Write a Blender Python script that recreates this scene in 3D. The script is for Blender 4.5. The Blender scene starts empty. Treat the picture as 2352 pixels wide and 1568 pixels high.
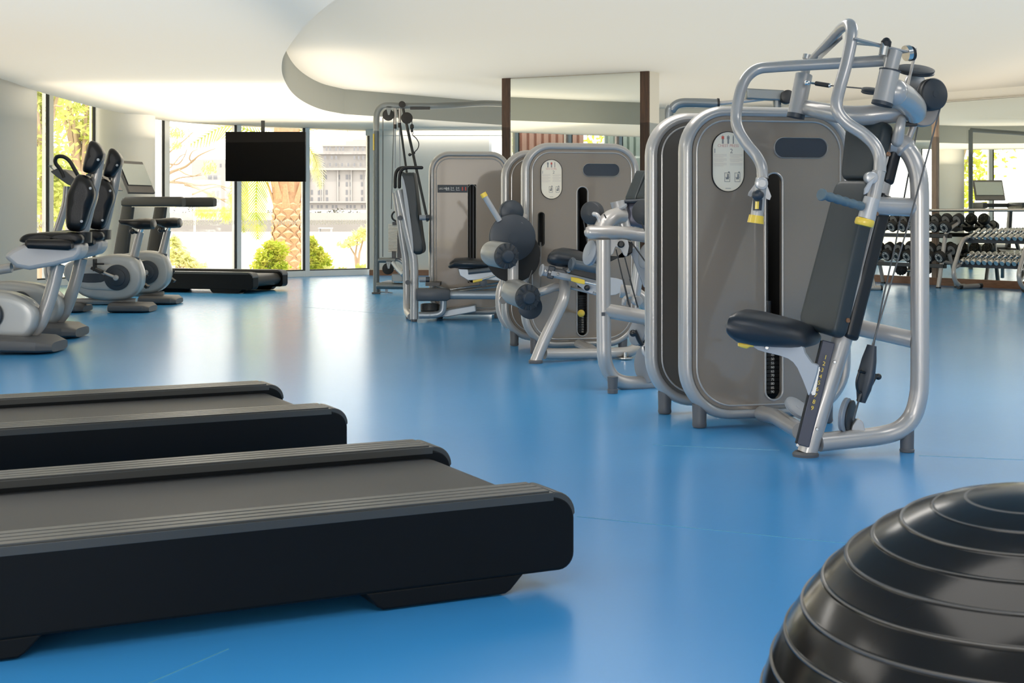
SKY=3.4; SUN=3.0; EXPO=0.0; DOWN_FILL_E=27; REAR_FILL=1.3
DOWN_FILL=[(0.5,7.2),(3.2,7.2),(6,7.2),(2.5,4.0),(6,4.0),(-2.8,6.2),(-2.8,2.5),(0,1.5),(3.5,-1),(7,-1),(-2.5,-2),(0,-4)]  # downward fill added out of view, no real fixtures
# unseen fill added to brighten ceilings: x, y, z, size x, size y, watts
UP_FILL=[(-3.1,17.3,1.98,3.3,6.2,125),(-3.15,8.1,1.98,3.3,12.2,105),(1.5,-3.5,1.98,14,9,150),(2.6,14,2.02,7.8,15,270),(6.9,12,2.02,3.0,17,60)]
import bpy, math, random
from mathutils import Vector as V, Matrix
random.seed(7)
F=3266.67; CX=1176.0; HY=486.0
C=bpy.context.scene.collection
PI=math.pi
# ---------------------------------------------------------------- places
def P(px,py,Y): return V(((px-CX)/F*Y, Y, 1-(py-HY)/F*Y))
def G(px,py): return P(px,py,F/(py-HY))
ZK={1:(2.24,0,160),3:(2.7045,820,200),4:(2.704,1100,280),5:(1.742,1460,180),6:(2.904,1640,20),
    7:(3.0155,1900,200),8:(3.734,1660,660),9:(5.81,2080,430),10:(6.82,1940,470),
    11:(6.03,840,220),12:(6.03,840,480),13:(5.225,1310,400),14:(5.6,1350,640),15:(4.61,370,290),16:(8.254,1620,290),17:(5.6,0,180),18:(5.6,1150,560),2:(3.136,350,200),0:(1,0,0)}
def K(k,x,y,Y):
    s,a,b=ZK[k]; return P(x/s+a,y/s+b,Y)
def KL(k,pts,Y=None):
    return [K(k,p[0],p[1],p[2] if len(p)>2 else Y) for p in pts]
# ---------------------------------------------------------------- materials
def _bsdf(name):
    m=bpy.data.materials.new(name); m.use_nodes=True
    nt=m.node_tree; return m,nt,nt.nodes['Principled BSDF']
def mat(name,col,rough=.5,metal=0,coat=0,spec=.5,noise=0,nscale=20,bump=0,bscale=200,rvar=0,emit=None,es=0,coat_rough=.08):
    m,nt,b=_bsdf(name)
    b.inputs['Base Color'].default_value=(*col,1); b.inputs['Roughness'].default_value=rough
    b.inputs['Metallic'].default_value=metal; b.inputs['Coat Weight'].default_value=coat
    b.inputs['Coat Roughness'].default_value=coat_rough; b.inputs['Specular IOR Level'].default_value=spec
    tc=nt.nodes.new('ShaderNodeTexCoord')
    if noise or rvar:
        n=nt.nodes.new('ShaderNodeTexNoise'); n.inputs['Scale'].default_value=nscale; n.inputs['Detail'].default_value=4
        nt.links.new(tc.outputs['Object'],n.inputs['Vector'])
        if noise:
            mx=nt.nodes.new('ShaderNodeMix'); mx.data_type='RGBA'
            mx.inputs[6].default_value=(*[c*(1-noise) for c in col],1); mx.inputs[7].default_value=(*[min(1,c*(1+noise)) for c in col],1)
            nt.links.new(n.outputs['Fac'],mx.inputs[0]); nt.links.new(mx.outputs[2],b.inputs['Base Color'])
        if rvar:
            mr=nt.nodes.new('ShaderNodeMapRange'); mr.inputs['To Min'].default_value=max(.02,rough-rvar); mr.inputs['To Max'].default_value=rough+rvar
            nt.links.new(n.outputs['Fac'],mr.inputs['Value']); nt.links.new(mr.outputs['Result'],b.inputs['Roughness'])
    if bump:
        n2=nt.nodes.new('ShaderNodeTexNoise'); n2.inputs['Scale'].default_value=bscale; n2.inputs['Detail'].default_value=3
        bp=nt.nodes.new('ShaderNodeBump'); bp.inputs['Strength'].default_value=bump; bp.inputs['Distance'].default_value=.002
        nt.links.new(tc.outputs['Object'],n2.inputs['Vector']); nt.links.new(n2.outputs['Fac'],bp.inputs['Height'])
        nt.links.new(bp.outputs['Normal'],b.inputs['Normal'])
    if emit: b.inputs['Emission Color'].default_value=(*emit,1); b.inputs['Emission Strength'].default_value=es
    return m
def wood(name,c1,c2,rough=.4,scale=(30,30,2)):
    m,nt,b=_bsdf(name); tc=nt.nodes.new('ShaderNodeTexCoord'); mp=nt.nodes.new('ShaderNodeMapping'); mp.inputs['Scale'].default_value=scale
    n=nt.nodes.new('ShaderNodeTexNoise'); n.inputs['Scale'].default_value=3; n.inputs['Detail'].default_value=6
    r=nt.nodes.new('ShaderNodeValToRGB'); r.color_ramp.elements[0].position=.35; r.color_ramp.elements[1].position=.65
    r.color_ramp.elements[0].color=(*c1,1); r.color_ramp.elements[1].color=(*c2,1)
    nt.links.new(tc.outputs['Object'],mp.inputs[0]); nt.links.new(mp.outputs[0],n.inputs['Vector']); nt.links.new(n.outputs['Fac'],r.inputs[0]); nt.links.new(r.outputs[0],b.inputs['Base Color'])
    b.inputs['Roughness'].default_value=rough; return m
def glassmat(name,tint=(1,1,1),ior=1.35):
    m=bpy.data.materials.new(name); m.use_nodes=True; nt=m.node_tree; nt.nodes.clear()
    o=nt.nodes.new('ShaderNodeOutputMaterial'); t=nt.nodes.new('ShaderNodeBsdfTransparent'); g=nt.nodes.new('ShaderNodeBsdfGlossy'); f=nt.nodes.new('ShaderNodeFresnel'); x=nt.nodes.new('ShaderNodeMixShader')
    t.inputs[0].default_value=(*tint,1); g.inputs['Roughness'].default_value=.02; f.inputs[0].default_value=ior
    nt.links.new(f.outputs[0],x.inputs[0]); nt.links.new(t.outputs[0],x.inputs[1]); nt.links.new(g.outputs[0],x.inputs[2]); nt.links.new(x.outputs[0],o.inputs[0]); return m
M={}
M['frame']=mat('silver_paint',(.43,.405,.385),.30,.25,coat=.6,rvar=.03,nscale=6)
M['frame_dark']=mat('grey_paint',(.20,.215,.22),.34,.5,coat=.4)
M['rim']=mat('shell_rim_silver',(.40,.38,.362),.28,.25,coat=.6)
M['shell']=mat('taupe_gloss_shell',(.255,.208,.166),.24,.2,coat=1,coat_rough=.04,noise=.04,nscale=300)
M['slate']=mat('slate_plastic',(.028,.036,.048),.42)
M['slate_l']=mat('light_slate_plastic',(.22,.25,.29),.4)
M['vinyl']=mat('dark_vinyl',(.022,.030,.034),.42,bump=.25,bscale=500,noise=.1,nscale=12)
M['vinyl_b']=mat('black_leather',(.006,.007,.009),.28,spec=.3,bump=.35,bscale=350)
M['black']=mat('black_plastic',(.010,.011,.013),.38)
M['void']=mat('black_matt',(.012,.012,.012),.7)
M['grey_p']=mat('grey_plastic',(.10,.10,.105),.45)
M['grey_l']=mat('pale_grey_plastic',(.42,.43,.45),.38)
M['yellow']=mat('yellow_plastic',(.85,.58,.06),.35,coat=.3)
M['chrome']=mat('chrome',(.75,.74,.72),.10,1)
M['steel']=mat('brushed_steel',(.62,.60,.57),.25,1,noise=.05,nscale=60)
M['rubber']=mat('rubber_black',(.012,.012,.013),.55,bump=.2,bscale=300)
M['white']=mat('white_print',(.8,.79,.74),.4)
M['shell_shaded']=mat('taupe_shell_shaded',(.115,.105,.092),.3,.2,coat=.6)  # darker copy of the shell paint, carries the shade between the shells
M['ink_r']=mat('pink_ink',(.66,.36,.30),.5)
M['decal']=mat('decal_cream',(.86,.77,.62),.35,coat=.4)
M['ink']=mat('grey_ink',(.25,.24,.23),.5)
M['ink_l']=mat('pale_ink',(.60,.52,.46),.5)
M['red']=mat('red_ink',(.6,.09,.06),.5)
M['body_s']=mat('bike_silver_plastic',(.43,.43,.42),.38,.35,coat=.25)
M['cable']=mat('black_cable',(.02,.02,.02),.5)
M['tm_side']=mat('treadmill_side_black',(.004,.0048,.0055),.45,spec=.15,noise=.1,nscale=5)
M['tm_rail']=mat('treadmill_rail_grey',(.050,.050,.047),.33,.1,rvar=.04,nscale=40)
M['tm_belt']=mat('treadmill_belt',(.009,.009,.009),.36,bump=.7,bscale=900,noise=.25,nscale=500)
M['wood_d']=wood('dark_walnut',(.030,.014,.008),(.075,.034,.018))
M['wood_m']=wood('oak_skirting',(.19,.085,.038),(.27,.13,.065),scale=(3,3,30))
M['ceil']=mat('ceiling_paint',(.80,.76,.68),.8,bump=.03,bscale=80)
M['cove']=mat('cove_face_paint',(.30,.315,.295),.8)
M['wall']=mat('wall_paint',(.78,.74,.65),.75,bump=.03,bscale=100)
M['wall_g']=mat('grey_wall_panel',(.74,.72,.65),.6,noise=.03,nscale=3)
M['col_w']=mat('white_column_paint',(.93,.90,.82),.7)
M['mull']=mat('mullion_pale',(.88,.89,.88),.35,0)
M['gasket']=mat('gasket_black',(.02,.022,.022),.5)
M['glass']=glassmat('window_glass')
m,nt,b=_bsdf('mirror'); b.inputs['Base Color'].default_value=(.80,.83,.79,1); b.inputs['Metallic'].default_value=1; b.inputs['Roughness'].default_value=.01; M['mirror']=m
M['tv']=mat('tv_black',(.0015,.0015,.002),.3,spec=.12)
M['screen']=mat('screen_glass',(.34,.40,.40),.1,coat=.5)
# floor: blue sheet vinyl, satin, welded seams
def floor_mat():
    m,nt,b=_bsdf('blue_vinyl_floor'); tc=nt.nodes.new('ShaderNodeTexCoord')
    n=nt.nodes.new('ShaderNodeTexNoise'); n.inputs['Scale'].default_value=.7; n.inputs['Detail'].default_value=5
    mx=nt.nodes.new('ShaderNodeMix'); mx.data_type='RGBA'; mx.inputs[6].default_value=(.046,.285,.63,1); mx.inputs[7].default_value=(.060,.34,.71,1)
    nt.links.new(tc.outputs['Object'],n.inputs['Vector']); nt.links.new(n.outputs['Fac'],mx.inputs[0])
    n3=nt.nodes.new('ShaderNodeTexNoise'); n3.inputs['Scale'].default_value=60; n3.inputs['Detail'].default_value=2
    mp=nt.nodes.new('ShaderNodeMapping'); mp.inputs['Scale'].default_value=(.3,4,1); nt.links.new(tc.outputs['Object'],mp.inputs[0]); nt.links.new(mp.outputs[0],n3.inputs['Vector'])
    mr=nt.nodes.new('ShaderNodeMapRange'); mr.inputs['To Min'].default_value=.17; mr.inputs['To Max'].default_value=.28
    nt.links.new(n3.outputs['Fac'],mr.inputs['Value'])
    # fine emboss
    bp=nt.nodes.new('ShaderNodeBump'); bp.inputs['Strength'].default_value=.12; bp.inputs['Distance'].default_value=.001
    n4=nt.nodes.new('ShaderNodeTexNoise'); n4.inputs['Scale'].default_value=350; nt.links.new(tc.outputs['Object'],n4.inputs['Vector']); nt.links.new(n4.outputs['Fac'],bp.inputs['Height'])
    nt.links.new(bp.outputs['Normal'],b.inputs['Normal']); nt.links.new(mr.outputs['Result'],b.inputs['Roughness']); nt.links.new(mx.outputs[2],b.inputs['Base Color'])
    b.inputs['Specular IOR Level'].default_value=.95
    return m
M['floor']=floor_mat()
M['weld']=mat('floor_weld',(.10,.36,.50),.3)
# ---------------------------------------------------------------- mesh collector
class MB:
    def __init__(s): s.v=[]; s.f=[]; s.m=[]; s.mi=0
    def mat(s,i): s.mi=i; return s
    def add(s,vs,fs):
        o=len(s.v); s.v+= [tuple(v) for v in vs]; s.f+=[tuple(i+o for i in f) for f in fs]; s.m+=[s.mi]*len(fs); return s
    def box(s,c,sx,sy,sz,ux=V((1,0,0)),uy=V((0,1,0)),uz=V((0,0,1))):
        c=V(c); vs=[c+ux*(a*sx/2)+uy*(b_*sy/2)+uz*(d*sz/2) for a in(-1,1) for b_ in(-1,1) for d in(-1,1)]
        return s.add(vs,[(0,1,3,2),(4,6,7,5),(0,4,5,1),(2,3,7,6),(0,2,6,4),(1,5,7,3)])
    def tube(s,path,r,seg=14,caps=True,rb=None,up=None):
        path=[V(p) for p in path]; n=len(path); R=r if isinstance(r,(list,tuple)) else [r]*n
        if len(R)!=n: R=[R[0]+(R[-1]-R[0])*i/(n-1) for i in range(n)]
        t=[(path[min(i+1,n-1)]-path[max(i-1,0)]).normalized() for i in range(n)]
        u=V(up) if up else (V((0,0,1)) if abs(t[0].z)<.9 else V((0,1,0)))
        vs=[];fs=[]
        for i in range(n):
            u=(u-t[i]*u.dot(t[i]));
            if u.length<1e-6: u=t[i].orthogonal()
            u.normalize(); w=t[i].cross(u)
            for k in range(seg):
                a=2*PI*k/seg; vs.append(path[i]+u*(math.cos(a)*R[i])+w*(math.sin(a)*(R[i] if rb is None else rb)))
        for i in range(n-1):
            for k in range(seg):
                a=i*seg+k; b_=i*seg+(k+1)%seg; fs.append((a,b_,b_+seg,a+seg))
        if caps: fs.append(tuple(range(seg-1,-1,-1))); fs.append(tuple((n-1)*seg+k for k in range(seg)))
        return s.add(vs,fs)
    def cyl(s,a,b_,r,seg=24,r2=None):
        return s.tube([a,b_],[r,r if r2 is None else r2],seg)
    def disc(s,c,axis,r,th,seg=36,bev=.0):
        axis=V(axis).normalized(); c=V(c)
        if bev<=0: return s.tube([c-axis*th/2,c+axis*th/2],r,seg)
        pr=[(-th/2,r-bev),(-th/2+bev*.3,r-bev*.3),(-th/2+bev,r),(th/2-bev,r),(th/2-bev*.3,r-bev*.3),(th/2,r-bev)]
        return s.lathe(c,axis,pr,seg)
    def lathe(s,c,axis,prof,seg=32):
        axis=V(axis).normalized(); c=V(c); u=axis.orthogonal().normalized(); w=axis.cross(u); vs=[];fs=[]; n=len(prof)
        for (h,r) in prof:
            for k in range(seg):
                a=2*PI*k/seg; vs.append(c+axis*h+(u*math.cos(a)+w*math.sin(a))*max(r,1e-5))
        for i in range(n-1):
            for k in range(seg):
                a=i*seg+k; b_=i*seg+(k+1)%seg; fs.append((a,b_,b_+seg,a+seg))
        fs.append(tuple(range(seg-1,-1,-1))); fs.append(tuple((n-1)*seg+k for k in range(seg)))
        return s.add(vs,fs)
    def ball(s,c,r,seg=20,rings=12,sc=(1,1,1)):
        vs=[];fs=[]; c=V(c)
        for i in range(rings+1):
            th=PI*i/rings
            for k in range(seg):
                a=2*PI*k/seg; vs.append(c+V((math.sin(th)*math.cos(a)*r*sc[0],math.sin(th)*math.sin(a)*r*sc[1],math.cos(th)*r*sc[2])))
        for i in range(rings):
            for k in range(seg):
                a=i*seg+k; b_=i*seg+(k+1)%seg; fs.append((a,a+seg,b_+seg,b_))
        return s.add(vs,fs)
    def prism(s,pts,off):
        """closed 3-D outline extruded by vector off"""
        pts=[V(p) for p in pts]; off=V(off); n=len(pts)
        vs=pts+[p+off for p in pts]; fs=[tuple(range(n-1,-1,-1)),tuple(range(n,2*n))]
        fs+=[(i,(i+1)%n,n+(i+1)%n,n+i) for i in range(n)]
        return s.add(vs,fs)
    def pillow(s,pts,off,bev=.02,dome=.0):
        """outline extruded by off with both rims rounded in towards the centroid"""
        pts=[V(p) for p in pts]; off=V(off); n=len(pts); c=sum(pts,V())/n; T=off.length; d=off/T; bev=min(bev,T*.49)
        rings=[]
        for (h,i) in ((-dome,.45),(-dome*.35,.8),(0,1),(bev*.08,.62),(bev*.3,.29),(bev*.62,.08),(bev,0),(T-bev,0),(T-bev*.62,.08),(T-bev*.3,.29),(T-bev*.08,.62),(T,1),(T+dome*.35,.8),(T+dome,.45)):
            rings.append((h,i))
        vs=[];fs=[]
        for j,(h,i) in enumerate(rings):
            for p in pts:
                if j in(0,1,len(rings)-2,len(rings)-1):
                    f=(1-i); q=c+(p-c)*(1-f) if dome else c+(p-c)*((p-c).length-bev)/(p-c).length*i
                    if dome: q=c+(p-c)*max(0,((p-c).length-bev)/(p-c).length)*i
                else:
                    L=(p-c).length; q=c+(p-c)*max(.0,(L-bev*i)/L)
                vs.append(q+d*h)
        m=len(rings)
        for j in range(m-1):
            for k in range(n):
                a=j*n+k; b_=j*n+(k+1)%n; fs.append((a,b_,b_+n,a+n))
        fs.append(tuple(range(n-1,-1,-1))); fs.append(tuple((m-1)*n+k for k in range(n)))
        return s.add(vs,fs)
    def loft(s,secs,seg=20,p=2.6):
        """secs: (centre, half vector A, half vector B) superellipse sections"""
        vs=[];fs=[]; n=len(secs)
        for (c,A,B) in secs:
            for k in range(seg):
                a=2*PI*k/seg; ca,sa=math.cos(a),math.sin(a)
                vs.append(V(c)+V(A)*(abs(ca)**(2/p)*(1 if ca>=0 else -1))+V(B)*(abs(sa)**(2/p)*(1 if sa>=0 else -1)))
        for i in range(n-1):
            for k in range(seg):
                a=i*seg+k; b_=i*seg+(k+1)%seg; fs.append((a,b_,b_+seg,a+seg))
        fs.append(tuple(range(seg-1,-1,-1))); fs.append(tuple((n-1)*seg+k for k in range(seg)))
        return s.add(vs,fs)
    def mesh(s,me,mtx):
        return s.add([mtx@v.co for v in me.vertices],[tuple(p.vertices) for p in me.polygons])
    def loop_rim(s,outline,v,a,b_,seg=14):
        """closed planar outline swept by an ellipse: a in the plane, b_ along v"""
        n=len(outline); o=[V(p) for p in outline]; v=V(v).normalized(); vs=[];fs=[]
        for i in range(n):
            t=(o[(i+1)%n]-o[i-1]).normalized(); nn=t.cross(v).normalized()
            for k in range(seg):
                an=2*PI*k/seg; vs.append(o[i]+nn*(math.cos(an)*a)+v*(math.sin(an)*b_))
        for i in range(n):
            j=(i+1)%n
            for k in range(seg):
                k2=(k+1)%seg; fs.append((i*seg+k,i*seg+k2,j*seg+k2,j*seg+k))
        return s.add(vs,fs)
    def build(s,name,mats,parent=None,bevel=0,smooth=True,ang=38,recalc=True,org=None):
        me=bpy.data.meshes.new(name); o=ORG.get(parent.name,V((0,0,0))) if parent else (org or V((0,0,0)))
        me.from_pydata([tuple(V(v)-o) for v in s.v],[],s.f)
        if recalc:
            import bmesh
            bm=bmesh.new(); bm.from_mesh(me); bmesh.ops.recalc_face_normals(bm,faces=bm.faces); bm.to_mesh(me); bm.free()
        if not isinstance(mats,(list,tuple)): mats=[mats]
        for k in mats: me.materials.append(M[k] if isinstance(k,str) else k)
        for p,i in zip(me.polygons,s.m): p.material_index=i
        if smooth:
            me.polygons.foreach_set('use_smooth',[True]*len(me.polygons)); me.set_sharp_from_angle(angle=math.radians(ang))
        ob=bpy.data.objects.new(name,me); C.objects.link(ob)
        if parent: ob.parent=parent; ORG[ob.name]=o
        else: ob.location=o; ORG[ob.name]=o
        if bevel:
            md=ob.modifiers.new('Bevel','BEVEL'); md.width=bevel; md.segments=3; md.limit_method='ANGLE'; md.angle_limit=math.radians(40)
        return ob
ORG={}
def thing(name,label,cat,loc=(0,0,0),group=None):
    o=bpy.data.objects.new(name,None); C.objects.link(o); o.location=loc; o.empty_display_size=.1
    ORG[o.name]=V(loc); o['label']=label; o['category']=cat
    if group: o['group']=group
    return o
def tag(o,label,cat,group=None,kind=None):
    o['label']=label; o['category']=cat
    if group: o['group']=group
    if kind: o['kind']=kind
    return o
def struct(o,label=None):
    o['kind']='structure'
    if label: o['label']=label
    return o
def dup(o,parent=None,loc=None,rotz=None,label=None):
    c=o.copy(); C.objects.link(c); c.parent=parent
    if loc is not None: c.location=loc
    if rotz is not None: c.rotation_euler=(0,0,rotz)
    if label: c['label']=label
    for ch in list(o.children): dup(ch,c)
    return c
def cr(pts,n=7):
    """Catmull-Rom through pts"""
    pts=[V(p) for p in pts]; out=[]
    q=[pts[0]*2-pts[1]]+pts+[pts[-1]*2-pts[-2]]
    for i in range(1,len(q)-2):
        a,b_,c,d=q[i-1],q[i],q[i+1],q[i+2]
        for k in range(n):
            t=k/n; out.append(.5*((2*b_)+(c-a)*t+(2*a-5*b_+4*c-d)*t*t+(3*b_-a-3*c+d)*t**3))
    out.append(pts[-1]); return out
def rr(x0,y0,x1,y1,r,n=8):
    """rounded rectangle, ccw; r = one radius or (bl,br,tr,tl)"""
    if not isinstance(r,(tuple,list)): r=(r,)*4
    out=[]
    for (cx,cy,rad,a0) in ((x0+r[0],y0+r[0],r[0],PI),(x1-r[1],y0+r[1],r[1],1.5*PI),(x1-r[2],y1-r[2],r[2],0),(x0+r[3],y1-r[3],r[3],.5*PI)):
        for k in range(n+1):
            a=a0+PI/2*k/n; out.append((cx+math.cos(a)*rad,cy+math.sin(a)*rad))
    return out
def smooth_poly(pts,n=4):
    pts=[V(p) for p in pts]; m=len(pts); out=[]
    for i in range(m):
        a,b_,c,d=pts[i-1],pts[i],pts[(i+1)%m],pts[(i+2)%m]
        for k in range(n):
            t=k/n; out.append(.5*((2*b_)+(c-a)*t+(2*a-5*b_+4*c-d)*t*t+(3*b_-a-3*c+d)*t**3))
    return out
def sheet(outer,holes,th):
    """flat sheet with holes, local xy, thickness th centred on z=0 -> mesh data"""
    cu=bpy.data.curves.new('tmp','CURVE'); cu.dimensions='2D'; cu.fill_mode='BOTH'; cu.extrude=th/2
    for poly in [outer]+holes:
        sp=cu.splines.new('POLY'); sp.points.add(len(poly)-1); sp.use_cyclic_u=True
        for i,p in enumerate(poly): sp.points[i].co=(p[0],p[1],0,1)
    ob=bpy.data.objects.new('tmp',cu); C.objects.link(ob)
    dg=bpy.context.evaluated_depsgraph_get(); me=bpy.data.meshes.new_from_object(ob.evaluated_get(dg))
    bpy.data.objects.remove(ob); return me
_tc={}
def text_mesh(body,size,ext=.0006):
    k=(body,size,ext)
    if k in _tc: return _tc[k]
    cu=bpy.data.curves.new('tmpt','FONT'); cu.body=body; cu.size=size; cu.extrude=ext; cu.align_x='CENTER'; cu.align_y='CENTER'; cu.resolution_u=3
    ob=bpy.data.objects.new('tmpt',cu); C.objects.link(ob)
    dg=bpy.context.evaluated_depsgraph_get(); me=bpy.data.meshes.new_from_object(ob.evaluated_get(dg))
    bpy.data.objects.remove(ob); _tc[k]=me; return me
def frame_m(o,x,y):
    x=V(x).normalized(); y=(V(y)-x*x.dot(V(y))).normalized(); z=x.cross(y); m=Matrix((x,y,z)).transposed().to_4x4(); m.translation=V(o); return m
def bolt(mb,c,ax,r=.008,h=.006):
    ax=V(ax).normalized(); return mb.lathe(c,ax,[(0,r),(h*.6,r),(h,r*.75)],12)
M['tm_rail2']=mat('treadmill_upright_grey',(.045,.045,.045),.4,.3)
M['shroud']=mat('pale_silver_plastic',(.52,.50,.50),.45,.25)
M['ridge_glint']=mat('painted_ridge_glint',(.075,.068,.06),.4)  # paler tone paints a highlight along the ball's ridges
M['ballm']=mat('glossy_black_vinyl',(.008,.0075,.007),.17,spec=.2,rvar=.05,nscale=5,bump=.1,bscale=25)
M['plate']=mat('iron_plate_black',(.016,.018,.020),.4,.3)
M['slate_w']=M['slate']
M['slate_n']=mat('dark_rail_plastic',(.05,.052,.075),.35)
M['vinyl_s']=mat('seat_vinyl_black',(.014,.018,.025),.33,bump=.25,bscale=500)
M['grip']=mat('blue_grey_rubber_grip',(.10,.15,.18),.5)
M['frame_light']=mat('light_silver_paint',(.46,.45,.445),.3,.2,coat=.4)
M['slate_p']=mat('pulley_dark',(.026,.030,.036),.5)
M['taupe_b']=mat('taupe_bracket',(.27,.25,.235),.4,.3)
M['cable_g']=mat('grey_cable',(.10,.10,.10),.45)
M['disc_g']=mat('grey_disc',(.27,.29,.32),.45)
M['roller_grey']=mat('roller_silver_vinyl',(.30,.30,.29),.3,.3,noise=.05,nscale=8)
M['slate_l2']=mat('blue_grey_rubber',(.075,.095,.115),.4)
M['slate_v']=mat('violet_slate_plastic',(.13,.13,.17),.4,.2)
M['frame_b']=mat('blue_grey_paint',(.26,.29,.33),.35,.4)
M['slate_c']=mat('dark_blue_grey_cover',(.075,.082,.095),.45)
M['frame_b2']=mat('pale_blue_grey_paint',(.36,.40,.44),.32,.4)
M['frame_g2']=mat('green_grey_paint',(.15,.168,.172),.35,.4)
M['plate_w']=mat('cream_weight_plate',(.60,.54,.46),.45,.2)
M['tray']=mat('dark_tray',(.035,.038,.04),.5)
M['disc_w']=mat('white_disc_print',(.72,.71,.67),.4); M['disc_g2']=mat('grey_disc_plate',(.40,.40,.39),.4,.4)
M['chrome_l']=mat('satin_chrome',(.72,.72,.71),.22,1)
# ================================================================ SETTING
HS,HC,HT=2.29,2.62,3.1
mb=MB(); mb.add([(-7.6,-8,0),(9,-8,0),(9,24,0),(-1.9,24,0),(-2.2,22.62,0),(-3.2,22.0,0),(-4.2,21.4,0),(-5.1,20.5,0),(-5.9,19.95,0),(-6.3,19.5,0),(-6.9,18.5,0),(-7.2,17.3,0),(-7.4,16,0)],[tuple(range(13))])
v=[(x,y,-.12) for x,y,_ in mb.v]; mb.add(v,[tuple(range(12,-1,-1))])
mb.f+=[(i,(i+1)%13,13+(i+1)%13,13+i) for i in range(13)]; mb.m+=[0]*13
struct(mb.build('floor','floor',smooth=False),'blue satin vinyl sheet floor')
# welded seams of the floor sheets
def seam(n,a,b_):
    a=V(a);b_=V(b_); d=(b_-a); L=d.length; d.normalize(); q=MB(); q.box((a+b_)/2+V((0,0,.0004)),L,.003,.0012,d,V((-d.y,d.x,0)))
    struct(q.build('trim_%d'%n,'weld',smooth=False),'thin welded seam in the blue floor')
seam(1,G(525,1490),G(335,1572)); seam(2,G(1325,1186),G(2360,1290)); seam(3,G(2110,1046),G(2500,1062)); seam(4,G(1180,745),G(700,705))
seam(5,G(1500,1022),G(1790,1034))
# low ceiling (soffit) round the raised cove
cove=cr([(5.4,1.2,0),(2.6,2.4,0),(.7,4.6,0),(-.35,6.7,0),(-1.078,8.67,0),(-1.44,9.89,0),(-1.82,11.45,0),(-2.03,12.54,0),(-2.21,13.77,0),(-2.38,15.38,0),(-2.446,16.79,0),(-2.40,18.0,0),(-2.22,18.81,0)],6)+[V((-.15,21.17,0)),V((1.3,22.35,0))]
outer=cr([(-4.95,-8,0),(-4.95,4,0),(-4.93,11,0),(-4.96,13.77,0),(-5.08,15.1,0),(-5.15,17.34,0),(-5.08,19,0),(-4.95,20.07,0),(-4.64,20.86,0)],6)
pts=[V((9,-8,0)),V((9,1.0,0))]+cove+[V((1.3,22.9,0)),V((-2.3,22.9,0)),V((-3.3,22.2,0)),V((-4.2,21.5,0))]+outer[::-1]
n=len(pts); mb=MB(); me=sheet([(p.x,p.y) for p in pts],[],HT-HS)
mb.mesh(me,Matrix.Translation((0,0,(HS+HT)/2)))
co=mb.build('ceiling','ceil',smooth=False,ang=30)
# the upright face of the cove is painted grey green
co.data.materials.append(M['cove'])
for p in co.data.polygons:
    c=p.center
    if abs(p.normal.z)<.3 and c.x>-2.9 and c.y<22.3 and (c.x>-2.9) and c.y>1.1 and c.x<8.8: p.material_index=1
struct(co,'low white ceiling curving round the raised cove')
mb=MB(); mb.box((3.2,12,HC+.24),12.6,24.5,.48); struct(mb.build('ceiling_raised','ceil',smooth=False),'raised cream ceiling inside the curved cove')
mb=MB(); mb.prism([V((x,y,HT)) for x,y in [(-7.35,-8.1),(9.1,-8.1),(9.1,24),(-2.2,24),(-2.2,22.7),(-3.2,22.05),(-4.15,21.4),(-5.05,20.5),(-5.9,19.9),(-6.35,19.2),(-6.85,18.2),(-7.15,17.1),(-7.3,15.9)]],V((0,0,.12))); struct(mb.build('ceiling_upper','ceil',smooth=False),'upper ceiling slab above the windows')
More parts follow.
